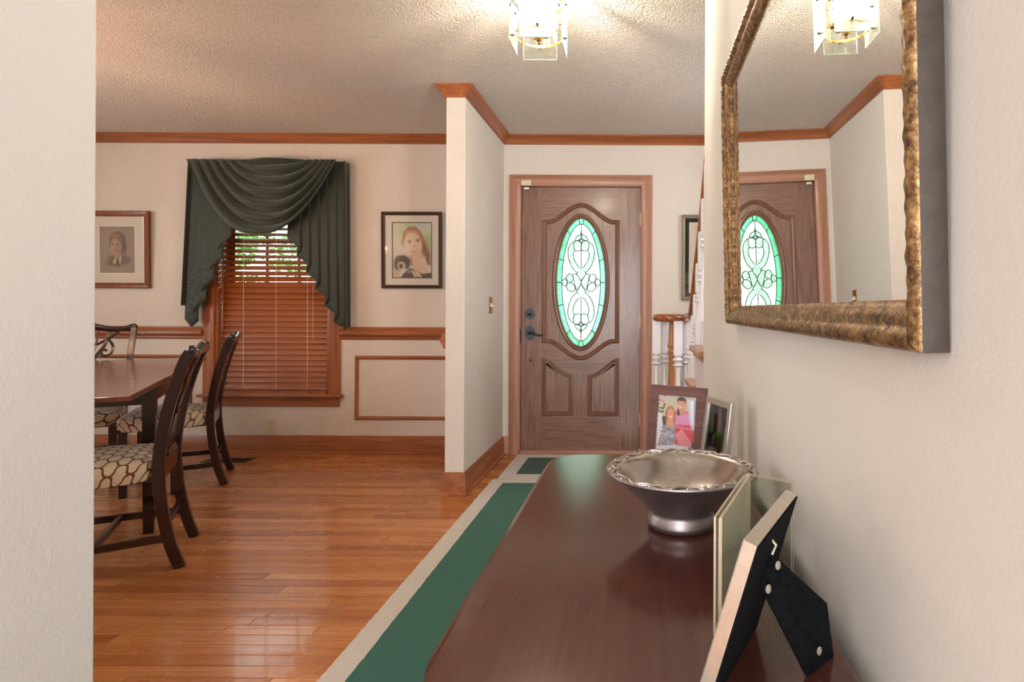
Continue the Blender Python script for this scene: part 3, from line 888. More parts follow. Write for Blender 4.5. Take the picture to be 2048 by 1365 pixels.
def turned(h, sq=.03, rmid=.014):
    """white baluster: square top block, turned vase and square foot"""
    prof = [(rmid*1.1, .10), (sq*.9, .11), (sq*.9, .125), (rmid*1.2, .14), (rmid*1.75, .22), (rmid*1.5, .30), (rmid*1.0, h*.62), (rmid*1.35, h*.66), (sq*.95, h*.675), (rmid*1.2, h*.69), (sq*.98, h*.715), (rmid*1.25, h*.735), (sq*.9, h*.75)]
    mb = MB().lathe(prof, 16)
    mb.box(-sq*.75, sq*.75, -sq*.75, sq*.75, 0, .105); mb.box(-sq*.75, sq*.75, -sq*.75, sq*.75, h*.75, h)
    return mb
def baluster(x, y, z0, z1, sq=.03):
    turned(z1-z0, sq).build('baluster', M['white_enamel'], st, loc=(x+ox, y+oy, z0), smooth=True)
for (x, y) in ((.108, 3.74), (.165, 3.845), (.297, 3.79), (.24, 3.62)): baluster(x, y, RISE, 1.045, .036)
def railz(y):
    for (a, za), (c, zc) in zip(railp[:-1], railp[1:]):
        if c <= y <= a: return za + (zc-za)*(a-y)/(a-c)
    return 2.1
for n in range(2, 6):
    for d in (.03, .16):
        y = far(n)-d
        baluster(RXR+.006, y, RISE*n, railz(y)-.04, .03)
nw = [(.045, 0), (.045, .05), (.03, .06), (.036, .09), (.034, .2), (.038, .42), (.034, .62), (.04, .64), (.044, .655), (.036, .67), (.044, .69), (.044, .70), (.037, .715), (.036, .78), (.031, .86), (.03, .875)]
MB().lathe(nw, 24).build('newel_post', M['oak'], st, loc=(.222+ox, 3.72+oy, RISE), smooth=True)
# ---------------------------------------------------------------- outside
g = struct(MB().box(-30, 30, YW+.15, 40, -.5, -.35).build('ground', M['lawn']), 'green lawn outside the house', 'lawn')
def tree(x, y, h, rad, n, seed, label, name='yard_tree'):
    r_ = random.Random(seed); e = empty(name, (x, y, -.35))
    tag(e, label, 'tree' if 'tree' in name else 'shrub')
    br = MB().tube([(0, 0, 0), (.05, .02, h*.3), (0, .05, h*.7)], [.12*h/5, .1*h/5, .03*h/5], 8)
    for k in range(6):
        q = r_.uniform(0, 6.28); br.tube([(0, 0, h*(.3+.06*k)), (math.cos(q)*rad*.6, math.sin(q)*rad*.6, h*(.5+.06*k))], [.03*h/5, .01], 6)
    br.build('trunk', M['bark'], e, smooth=True)
    mb = MB()
    cl = [(r_.gauss(0, rad*.45), r_.gauss(0, rad*.45), h*.62+r_.gauss(0, h*.17), rad*r_.uniform(.25, .45)) for _ in range(16)]
    for k in range(n):
        c = r_.choice(cl); v = Vector((r_.gauss(0,1), r_.gauss(0,1), r_.gauss(0,1))).normalized()*c[3]*r_.uniform(.5, 1)
        p = Vector((c[0], c[1], max(.1, c[2])))+v; a = Vector((r_.gauss(0,1), r_.gauss(0,1), r_.gauss(0,1))).normalized(); bb = a.orthogonal().normalized()
        s_ = r_.uniform(.05, .11)
        mb.add([p-a*s_, p+bb*s_*.5, p+a*s_, p-bb*s_*.5], [(0, 1, 2, 3)])
    o = mb.build('foliage', M['leaf'], e); o['kind'] = 'stuff'
tree(-11.4, 15.5, 4.6, 1.8, 2600, 1, 'leafy yard tree seen through the dining window')
tree(-2.6, 14.0, 5.0, 2.0, 2600, 2, 'leafy yard tree seen through the door glass')
tree(-2.4, 8.0, 1.5, .7, 1800, 4, 'low leafy shrub outside between window and door', 'yard_shrub')

# ================================================================ PRINTS (flat pictures as coloured grids)
def paint(nx, ny, base, layers, seed=0, grain=.03):
    """layers: ('e',cx,cy,rx,ry,rot,col,soft) ellipse or ('p',[(x,y)..],col,soft) polygon; units 0..1, y up"""
    X, Y = np.meshgrid(np.linspace(0, 1, nx), np.linspace(0, 1, ny))
    asp = ny/nx
    img = np.empty((ny, nx, 3)); img[:] = np.array(lin(base))
    rg = np.random.RandomState(seed)
    for L in layers:
        if L[0] == 'e':
            _, cx, cy, rx, ry, rot, col, soft = L
            c, s = math.cos(R(rot)), math.sin(R(rot))
            dx, dy = X-cx, (Y-cy)*asp
            u = (dx*c+dy*s)/rx; v = (-dx*s+dy*c)/(ry*asp)
            d = (np.sqrt(u*u+v*v)-1)*min(rx, ry*asp)
        else:
            _, pts, col, soft = L
            ins = np.zeros(X.shape, bool); dm = np.full(X.shape, 9.)
            for (x0, y0), (x1, y1) in zip(pts, pts[1:]+pts[:1]):
                cond = ((y0 > Y) != (y1 > Y)) & (X < (x1-x0)*(Y-y0)/((y1-y0) or 1e-9)+x0); ins ^= cond
                ex, ey = x1-x0, (y1-y0)*asp; t = np.clip(((X-x0)*ex+(Y-y0)*asp*ey)/(ex*ex+ey*ey+1e-12), 0, 1)
                dm = np.minimum(dm, np.hypot(X-x0-t*ex, (Y-y0)*asp-t*ey))
            d = np.where(ins, -dm, dm)
        a = np.clip(.5-d/max(soft, 1e-4), 0, 1)[..., None]
        img = img*(1-a)+np.array(lin(col))*a
    img *= 1+rg.normal(0, grain, img.shape[:2])[..., None]
    return np.clip(img, 0, 1)
def print_mesh(name, img, x0, x1, y, z0, z1, parent, mat, xf=None):
    ny, nx = img.shape[:2]
    mb = MB().grid(nx, ny, lambda u, v: (x0+(x1-x0)*u, y, z0+(z1-z0)*v))
    if xf: mb.v = [xf(*p) for p in mb.v]
    o = mb.build(name, mat, parent, uv=True)
    ca = o.data.color_attributes.new('print', 'FLOAT_COLOR', 'POINT')
    arr = np.ones((nx, ny, 4), np.float32); arr[..., :3] = img.transpose(1, 0, 2)
    ca.data.foreach_set('color', arr.reshape(-1))
    return o
E = lambda cx, cy, rx, ry, col, soft=.02, rot=0: ('e', cx, cy, rx, ry, rot, col, soft)
P_ = lambda pts, col, soft=.01: ('p', pts, col, soft)

def portrait_sketch():
    bgc = (150, 132, 112)
    L = [E(.42, .5, .5, .5, (160, 141, 120), .3),
         E(.50, .27, .30, .10, (112, 100, 84), .1),                                  # shoulders
         P_([(.17, .20), (.30, .36), (.44, .38), (.58, .36), (.70, .40), (.86, .30), (.74, .20), (.52, .16), (.3, .16)], (98, 88, 72), .12),
         E(.505, .68, .235, .205, (104, 76, 60), .05), E(.62, .55, .135, .14, (96, 66, 56), .05),   # hair
         E(.34, .60, .05, .12, (112, 82, 66), .05),
         P_([(.40, .44), (.58, .46), (.60, .34), (.48, .27), (.40, .34)], (168, 132, 106), .05),
         E(.455, .565, .150, .180, (188, 150, 124), .05, 6), E(.40, .52, .075, .10, (198, 160, 134), .06),
         E(.52, .50, .05, .10, (164, 124, 100), .07),
         P_([(.36, .72), (.42, .80), (.54, .80), (.63, .72), (.63, .58), (.58, .62), (.52, .70), (.42, .745)], (128, 96, 74), .04),
         E(.44, .80, .12, .045, (150, 118, 92), .08),
         E(.365, .602, .034, .011, (70, 54, 46), .015, -4), E(.50, .594, .036, .011, (74, 56, 46), .015, -4),
         E(.365, .622, .045, .008, (84, 62, 48), .02, 6), E(.50, .618, .05, .008, (84, 62, 48), .02, -6),
         E(.425, .548, .02, .030, (164, 118, 96), .03), E(.42, .524, .028, .008, (130, 90, 74), .015),
         E(.425, .475, .055, .011, (138, 82, 72), .018), E(.425, .462, .045, .010, (172, 122, 104), .02), E(.44, .43, .05, .02, (176, 138, 112), .04),
         P_([(.42, .33), (.50, .30), (.46, .20), (.36, .22)], (206, 190, 164), .03), P_([(.50, .30), (.60, .36), (.58, .22), (.52, .18)], (206, 190, 164), .03),
         P_([(.46, .31), (.53, .31), (.55, .20), (.50, .13), (.44, .20)], (74, 70, 62), .03)]
    return paint(70, 96, bgc, L, 1, .02)
def portrait_girl():
    L = [E(.1, .9, .3, .2, (226, 232, 214), .2), E(.9, .62, .12, .2, (176, 208, 138), .12), E(.4, .97, .12, .05, (196, 220, 160), .1), E(.75, .93, .2, .08, (206, 222, 218), .1),
         E(.25, .84, .12, .06, (208, 222, 178), .12),
         P_([(.24, .62), (.27, .80), (.40, .92), (.58, .93), (.72, .84), (.84, .66), (.97, .45), (.98, .22), (.90, .24), (.80, .40), (.72, .30), (.6, .18), (.46, .24), (.44, .42), (.34, .52)], (176, 128, 94), .05),
         P_([(.70, .74), (.86, .52), (.95, .26), (.88, .24), (.82, .40), (.72, .52)], (150, 100, 72), .04),
         P_([(.46, .86), (.62, .86), (.70, .76), (.6, .8), (.44, .8), (.3, .78), (.34, .84)], (206, 164, 126), .05),
         P_([(.80, .62), (.92, .4), (.9, .36), (.78, .58)], (120, 80, 60), .03),
         E(.52, .60, .225, .22, (246, 222, 198), .06, 8), E(.44, .62, .12, .14, (252, 236, 216), .1),
         P_([(.48, .40), (.74, .46), (.80, .30), (.86, .10), (.62, .08), (.52, .22)], (238, 208, 182), .06),
         E(.44, .64, .038, .014, (116, 86, 70), .02, 8), E(.645, .665, .042, .016, (104, 76, 62), .02, 8),
         E(.43, .672, .055, .010, (170, 126, 98), .02, 14), E(.65, .70, .06, .010, (166, 122, 96), .02, 2),
         E(.55, .575, .035, .012, (220, 172, 150), .03), E(.565, .495, .095, .026, (190, 110, 100), .02, 10), E(.565, .500, .075, .015, (252, 246, 240), .012, 10),
         E(.60, .44, .08, .02, (232, 196, 172), .05),
         P_([(.44, .18), (.56, .16), (.76, .08), (.98, .10), (.99, .0), (.2, .0), (.3, .1)], (52, 50, 54), .03),
         E(.26, .30, .19, .115, (70, 62, 60), .06), E(.14, .25, .10, .13, (92, 82, 76), .06), E(.36, .26, .09, .10, (60, 54, 52), .05),
         E(.23, .22, .10, .075, (206, 196, 182), .05), E(.22, .215, .05, .04, (64, 56, 54), .03), E(.32, .31, .02, .015, (30, 26, 26), .01), E(.2, .33, .02, .015, (30, 26, 26), .01),
         E(.10, .06, .12, .08, (212, 202, 188), .06), E(.42, .12, .05, .03, (150, 140, 134), .04),
         P_([(.47, .13), (.52, .15), (.62, .03), (.56, .02)], (236, 212, 190), .015), P_([(.55, .15), (.60, .15), (.69, .03), (.63, .02)], (236, 212, 190), .015), P_([(.62, .13), (.66, .12), (.75, .02), (.70, .02)], (236, 212, 190), .015)]
    return paint(80, 112, (232, 232, 224), L, 2, .015)
def stair_print():
    L = []
    for a in (.12, .16):
        for (x0, x1, y0, y1) in ((a, a+.008, .06, .94), (1-a-.008, 1-a, .06, .94), (a, 1-a, .06+a*.1, .066+a*.1), (a, 1-a, .934-a*.1, .94-a*.1)):
            L.append(P_([(x0, y0), (x1, y0), (x1, y1), (x0, y1)], (170, 152, 120), .004))
    rg = random.Random(5)
    for k in range(16): L.append(E(.40+rg.gauss(0, .09), .50+rg.gauss(0, .03), .03, .018, rg.choice([(150, 156, 160), (120, 130, 140), (172, 170, 160)]), .03, rg.uniform(0, 180)))
    return paint(70, 120, (226, 214, 192), L, 3, .01)
def couple_photo():
    rg = random.Random(9)
    L = [E(.08, .8, .14, .25, (214, 204, 170), .05)]
    for k in range(26): L.append(E(rg.uniform(0, .17), rg.uniform(.62, .99), .025, .016, rg.choice([(58, 66, 52), (96, 92, 70), (34, 36, 34)]), .02, rg.uniform(0, 180)))
    L += [E(.10, .93, .06, .06, (226, 176, 190), .03), P_([(0, .0), (.0, .66), (.12, .66), (.2, .0)], (236, 232, 236), .03),
         P_([(.2, .99), (.55, .99), (.55, .6), (.25, .66)], (208, 196, 172), .06),
         P_([(.44, .70), (.62, .74), (.80, .72), (.99, .60), (.99, .08), (.5, .14), (.44, .4)], (222, 46, 72), .03),   # red jersey
         P_([(.48, .66), (.6, .72), (.78, .70), (.96, .58), (.94, .50), (.46, .48)], (232, 150, 196), .05),
         P_([(.46, .47), (.96, .44), (.98, .40), (.48, .43)], (236, 120, 160), .03),
         P_([(.76, .94), (.98, .97), (.99, .42), (.90, .44), (.82, .62)], (214, 216, 232), .06), P_([(.84, .92), (.9, .92), (.93, .5), (.89, .5)], (250, 250, 255), .02), P_([(.93, .95), (.97, .95), (.97, .6), (.95, .6)], (150, 160, 190), .02),
         P_([(.50, .76), (.58, .80), (.60, .66), (.52, .64)], (52, 54, 66), .02),
         P_([(.56, .74), (.70, .76), (.70, .66), (.6, .64)], (226, 150, 124), .03),
         E(.605, .905, .115, .075, (60, 48, 46), .02), E(.605, .845, .095, .115, (226, 156, 132), .02), E(.60, .94, .10, .035, (50, 42, 42), .02), E(.58, .83, .05, .06, (238, 174, 150), .04),
         E(.57, .862, .016, .007, (60, 40, 38), .006), E(.64, .862, .016, .007, (60, 40, 38), .006), E(.60, .80, .035, .009, (250, 240, 236), .006), E(.605, .83, .012, .016, (206, 132, 110), .015),
         P_([(.48, .30), (.66, .42), (.80, .30), (.96, .16), (.9, .10), (.74, .10), (.6, .14)], (240, 140, 150), .03),
         P_([(.04, .04), (.12, .30), (.20, .48), (.26, .46), (.16, .2), (.1, .03)], (214, 140, 112), .02),      # arm
         P_([(.12, .60), (.26, .62), (.30, .46), (.18, .42)], (48, 46, 54), .02),
         E(.335, .68, .125, .13, (186, 138, 92), .02), P_([(.2, .7), (.46, .7), (.48, .42), (.38, .38), (.24, .42)], (172, 122, 82), .03),
         E(.345, .655, .082, .098, (236, 166, 138), .015), P_([(.29, .58), (.41, .58), (.46, .46), (.34, .40), (.24, .46)], (230, 160, 130), .02),
         E(.315, .672, .014, .006, (66, 44, 38), .006), E(.385, .672, .014, .006, (66, 44, 38), .006), E(.35, .612, .034, .011, (252, 246, 244), .006), E(.352, .64, .010, .014, (214, 140, 116), .012),
         P_([(.20, .46), (.34, .41), (.48, .46), (.50, .16), (.46, .08), (.10, .07), (.14, .28)], (168, 168, 176), .02)]
    for k in range(60):
        x = rg.uniform(.13, .46); y = rg.uniform(.08, .42)
        L.append(E(x, y, rg.uniform(.02, .05), .006, rg.choice([(70, 70, 78), (52, 52, 60), (226, 226, 232)]), .008, rg.uniform(-25, 25)))
    L += [P_([(.0, .0), (.86, .0), (.86, .12), (.5, .12), (.1, .07), (0, .06)], (236, 232, 238), .02), P_([(.84, .12), (.9, .13), (.99, .06), (.99, 0), (.84, 0)], (132, 150, 170), .02), P_([(.92, .2), (.99, .22), (.99, .05), (.93, .1)], (44, 46, 56), .02)]
    return paint(96, 132, (206, 190, 164), L, 4, .02)
def suit_photo():
    L = [E(.1, .55, .18, .2, (70, 190, 90), .1), E(.7, .5, .3, .16, (130, 190, 60), .12), P_([(0, .99), (1, .99), (1, .6), (.0, .68)], (222, 210, 214), .1), E(.86, .74, .10, .08, (150, 130, 140), .06),
         E(.9, .3, .12, .3, (214, 206, 170), .08),
         P_([(0, 0), (0, .52), (.22, .58), (.5, .52), (.56, 0)], (26, 30, 40), .03), P_([(.24, .56), (.40, .56), (.36, 0), (.2, 0)], (72, 110, 140), .02), P_([(.28, .56), (.37, .56), (.34, .42)], (232, 232, 236), .015),
         E(.33, .70, .115, .15, (96, 52, 48), .03), E(.33, .80, .11, .07, (48, 30, 32), .03), E(.30, .715, .015, .008, (30, 18, 18), .006), E(.38, .715, .015, .008, (30, 18, 18), .006), E(.335, .64, .03, .008, (70, 34, 32), .006),
         P_([(.52, .44), (.68, .48), (.80, .2), (.82, 0), (.5, 0)], (120, 70, 52), .04), E(.64, .46, .075, .09, (132, 80, 62), .03),
         P_([(.44, .20), (.62, .12), (.72, 0), (.46, 0)], (180, 196, 222), .03), E(.9, .12, .05, .12, (50, 52, 60), .05)]
    return paint(60, 90, (210, 204, 190), L, 6, .02)

# ================================================================ WALL PICTURES
def picture(name, label, x0, x1, z0, z1, fprof, fmat, matm, mw, img, fw, inner=None, lean=.012, cat='picture'):
    cx = (x0+x1)/2; wd = (x1-x0)/2; h = z1-z0
    e = tag(empty(name, (cx, YW-.003, z0)), label, cat)
    tl = lambda x, y, z: (x, y - lean*z/h, z)          # hangs a little away from the wall at the top
    mp = lambda u, v, hh: tl(u, -hh, v)
    pts = [(-wd, 0), (wd, 0), (wd, h), (-wd, h)]
    full = MB().sweep(pts, fprof, True, mp, True); m = len(fprof)
    for i in range(4):
        A = full.v[i*m:(i+1)*m]; B = full.v[((i+1) % 4)*m:((i+1) % 4+1)*m]
        MB().add(A+B, [(k, (k+1) % m, m+(k+1) % m, m+k) for k in range(m)] + [tuple(range(m)), tuple(range(m, 2*m))]).build('frame_rail', fmat, e, smooth=True, ang=30)
    ix, iz0, iz1 = wd-fw+.004, fw-.004, h-fw+.004
    mb = MB()
    a, c, d = ix-mw, iz0+mw, iz1-mw
    MB().prism([(-ix, iz0), (ix, iz0), (ix, iz1), (-ix, iz1)], -.004, -.001).build('backing', matm, e).data
    mt = MB().sweep([(-ix, iz0), (ix, iz0), (ix, iz1), (-ix, iz1)], [(0, .004), (0, .008), (mw, .008), (mw+.002, .004)], True, mp, True).build('mat_board', matm, e)
    if inner:
        MB().sweep([(-a, c), (a, c), (a, d), (-a, d)], [(-.001, .006), (-.001, .0088), (.006, .0088), (.006, .006)], True, mp, True).build('fillet', inner, e)
    print_mesh('print', img, -a, a, -.0055, c, d, e, M['print'], tl)
    g = MB().box(-ix, ix, -.0125, -.0115, iz0, iz1); g.v = [tl(*p) for p in g.v]
    g.build('glazing', M['picture_glass'], e)
    return e
FP1 = [(0, 0), (0, .022), (.006, .027), (.018, .026), (.034, .018), (.040, .014), (.040, 0)]
x1, zt = at(304, 424, YW); _, zb = at(304, 577, YW)
picture('portrait_picture', 'walnut framed sketch portrait of a long-haired person in suit and tie', x1-.50, x1, zb, zt, FP1, M['frame_walnut'], M['mat_cream'], .075, portrait_sketch(), .040, M['mat_white'])
x0, zt = at(766, 425, YW); _, zb = at(770, 577, YW)
FP2 = [(0, 0), (0, .02), (.008, .024), (.012, .018), (.018, .022), (.026, .016), (.026, 0)]
picture('portrait_picture', 'dark framed drawing of smiling person holding a dog, beside partition', x0, x0+.462, zb, zt, FP2, M['frame_dark'], M['mat_white'], .056, portrait_girl(), .026, M['frame_dark'])
x0, zt = at(1363, 431, YW); _, zb = at(1363, 601, YW)
FP3 = [(0, 0), (0, .018), (.006, .022), (.012, .017), (.02, .019), (.028, .012), (.028, 0)]
pp = picture('framed_print', 'pewter framed botanical print with black mat behind stair railing', x0, x0+.44, zb, zt, FP3, M['frame_pewter'], M['mat_black'], .034, stair_print(), .028, M['mat_cream'])
hh = zt-zb
for (p0, p1, n) in (((-.208, .012), (-.208, hh-.012), 52), ((-.208, hh-.012), (.208, hh-.012), 36), ((.208, .012), (.208, hh-.012), 52), ((-.208, .012), (.208, .012), 36)):
    mb = MB()
    for k in range(n):
        t = k/(n-1); x = p0[0]+(p1[0]-p0[0])*t; z = p0[1]+(p1[1]-p0[1])*t
        mb.lathe([(.0005, -.004), (.0035, -.0025), (.0045, 0), (.0035, .0025), (.0005, .004)], 6, (x, -.021-.012*z/hh, z))
    o = mb.build('beading', M['frame_pewter'], pp, smooth='all'); o['kind'] = 'stuff'

# ================================================================ BLIND AND VALANCE
bx0, bx1 = WX0+.022, WX1-.022
bl = tag(empty('window_blind', ((bx0+bx1)/2, YW+.04, WZ0+.02)), 'brown wooden slat blind half open in the dining window', 'blind')
bw = (bx1-bx0)/2; PIT = .0432; top = HH-.06
MB().box(-bw, bw, -.028, .028, top-.02, top+.03).build('headrail', M['blind'], bl, bevel=.004)
nsl = 0
z = .045
slat_me = None
while z < top-.035:
    az = z + WZ0 + .02
    # upper slats hang open, lower ones nearly closed
    tilt = 66 - 34*sm(az, 1.05, 1.62)
    if slat_me is None:
        def sf(u, v):
            y = (v-.5)*.05; return (-bw+2*bw*u, y, .0025*(1-(2*(v-.5))**2))
        mb = MB().grid(2, 7, sf)
        top_v = list(mb.v); mb2 = MB()
        nv = len(top_v)
        mb2.add(top_v + [(x, y, zz-.003) for x, y, zz in top_v], mb.f + [tuple(i+nv for i in reversed(f)) for f in mb.f] + [(0, 7, nv+7, nv), (6, nv+6, nv+13, 13)] + [(k, k+1, nv+k+1, nv+k) for k in range(6)] + [(7+k, nv+7+k, nv+8+k, 8+k) for k in range(6)])
        o = mb2.build('slat', M['blind'], bl, smooth=True); slat_me = o.data
    else:
        o = bpy.data.objects.new('slat', slat_me); C.objects.link(o); o.parent = bl
    o.location = (0, 0, z); o.rotation_euler = (R(tilt + rr.uniform(-2, 2)), 0, 0)
    z += PIT; nsl += 1
MB().box(-bw, bw, -.012, .012, .0, .018).build('bottom_rail', M['blind'], bl, bevel=.004)
for x in (-bw*.56, bw*.63):
    for y in (-.026, .026): MB().tube([(x, y, .018), (x, y, top)], .0014, 5).build('ladder_cord', M['white_plastic'], bl)
MB().tube([(.02, -.028, .018), (.02, -.028, top)], .001, 5).build('lift_cord', M['white_plastic'], bl)
MB().tube([(bw*.74, -.034, .40), (bw*.74, -.030, top)], .0012, 5).build('pull_cord', M['white_plastic'], bl)
MB().tube([(-bw*.93, -.036, .46), (-bw*.93, -.030, top)], .005, 6).build('tilt_wand', M['blind'], bl)

vx0, vz = at(376, 320, 4.32); vx1, _ = at(687, 320, 4.32)
VY = 4.32
val = tag(empty('swag_valance', ((vx0+vx1)/2, YW, vz-.62)), 'dark green damask swag valance with cascading tails over window', 'curtain')
vo = (-(vx0+vx1)/2, -YW, -(vz-.62))
V = lambda x, y, z: (x+vo[0], y+vo[1], z+vo[2])
pv = lambda px, py, Y=VY: at(px, py, Y)
mb = MB().box(vx0+.01, vx1-.01, VY+.06, YW-.003, vz-.03, vz-.005); mb.v = [V(*p) for p in mb.v]
mb.build('mounting_board', M['drape'], val)
def swag(u, v):
    px_l = 505 - 125*v**.85; px_r = 606 + 72*v**.8
    low = 320 + 147*v
    lx_, lz = pv(px_l, 321); rx_, rz = pv(px_r, 322); cx_, cz = pv(528, low)
    # catenary-like fold line hung from the board, lowest point left of middle of the pair
    uu = u
    x = lx_ + (rx_-lx_)*(uu + .04*math.sin(2*math.pi*uu))
    k = 1-abs(2*uu-1)**2.9
    z_ = vz - (vz-cz)*k
    ph = v*7.0 + .5*math.sin(3*v+2*uu)
    r_ = ph - math.floor(ph)
    rip = math.sin(math.pi*r_**.55)**1.0
    am = .014 + .056*math.sin(math.pi*uu)**.7
    y = VY - .012 - .012*v - .03*math.sin(math.pi*uu)*v - am*rip
    z_ -= .026*rip*k*min(1, v*5)
    z_ = min(z_, vz)
    return V(x, y, z_)
MB().grid(64, 110, swag).build('swag', M['drape'], val, smooth='all', solid=.003)
def jabot(outer_top, inner_top, outer_bot, hem_in, hem_out, n_pl, hem_end, name):
    """pleated tail: cloth zig-zags from the short inner edge to the long outer edge"""
    xt0, _ = pv(inner_top, 320); xt1, _ = pv(outer_top, 320)
    xb1, _ = pv(outer_bot, 650)
    _, zi = pv(500, hem_in); _, zo = pv(500, hem_out); _, ze = pv(500, hem_end)
    def fn(u, v):
        s = u*n_pl; k = min(int(s), n_pl-1); t = s-k
        fwd = .62
        if t < fwd: loc = (t/fwd)*1.55; dep = 0
        else: loc = 1.55 - (t-fwd)/(1-fwd)*.55; dep = 1
        q = (k + loc)/(n_pl+.55) ; q = min(1, q)
        x_t = xt0 + (xt1-xt0)*q; x_b = xt0 + (xb1-xt0)*q
        lay = k*.008 + (.005 if dep else 0) + (.006*math.sin(math.pi*min(1, t/fwd)) * -1 if not dep else 0)
        zb_ = zi + (zo-zi)*(u/.86)**1.0 if u < .86 else zo + (ze-zo)*(u-.86)/.14
        zz = vz + (zb_-vz)*v
        fl_ = v*.012*math.sin(2*math.pi*s)
        x = x_t + (x_b-x_t)*v
        y = VY - .004 + lay - .012*v*(1-u) + fl_*.4
        return V(x, min(y, YW-.02), zz)
    MB().grid(n_pl*22+1, 22, fn).build(name, M['drape'], val, smooth='all', solid=.002)
jabot(376, 466, 363, 474, 656, 5, 616, 'left_tail')
jabot(686, 578, 690, 478, 650, 6, 660, 'right_tail')
for (px, pb, nm, yb_) in ((376, 363, 'left_return', 612), (687, 690, 'right_return', 655)):
    def ret(u, v):
        x, _ = pv(px + (pb-px)*v, 320); zb_ = vz - .70 - .02*u
        return V(x + .004*math.sin(9*u), VY + (YW-.008-VY)*u, vz + (pv(500, yb_)[1]-vz)*v)
    MB().grid(8, 12, ret).build(nm, M['drape'], val, smooth='all', solid=.002)

# ================================================================ DINING TABLE AND CHAIRS
TH = .765
A_ = Vector((-2.01, 2.27)); ab = Vector((-.507, .862)); pn = Vector((-.862, -.507))
TL, TW = 2.1, 1.04
tc_ = A_ + ab*TL/2 + pn*TW/2
TR = math.atan2(ab.y, ab.x)
tb = tag(empty('dining_table', (tc_.x, tc_.y, 0), TR), 'mahogany drop-leaf dining table with raised leaves', 'table')
seam = [-TL/2, -.33, .33, TL/2]
for i, nm in enumerate(('leaf', 'center_top', 'leaf')):
    MB().box(seam[i]+.001, seam[i+1]-.001, -TW/2, TW/2, TH-.022, TH).build(nm, M['table_top'], tb, bevel=.004)
for sy in (-1, 1):
    MB().box(-.345, .345, sy*(TW/2-.075)-.01, sy*(TW/2-.075)+.01, TH-.13, TH-.022).build('apron', M['mahogany'], tb, bevel=.002)
for sx in (-1, 1):
    MB().box(sx*.335-.01, sx*.335+.01, -TW/2+.07, TW/2-.07, TH-.13, TH-.022).build('apron', M['mahogany'], tb, bevel=.002)
    for sy in (-1, 1):
        MB().bar([(sx*.345, sy*(TW/2-.065), TH-.022), (sx*.345, sy*(TW/2-.065), .001)], [.055, .042], [.055, .042], (1, 0, 0)).build('leg', M['mahogany'], tb, bevel=.003)
    # lopers that hold the leaves up
    for y in (-.22, .22): MB().box(min(sx*.33, sx*.80), max(sx*.33, sx*.80), y-.015, y+.015, TH-.06, TH-.022).build('leaf_support', M['mahogany'], tb)

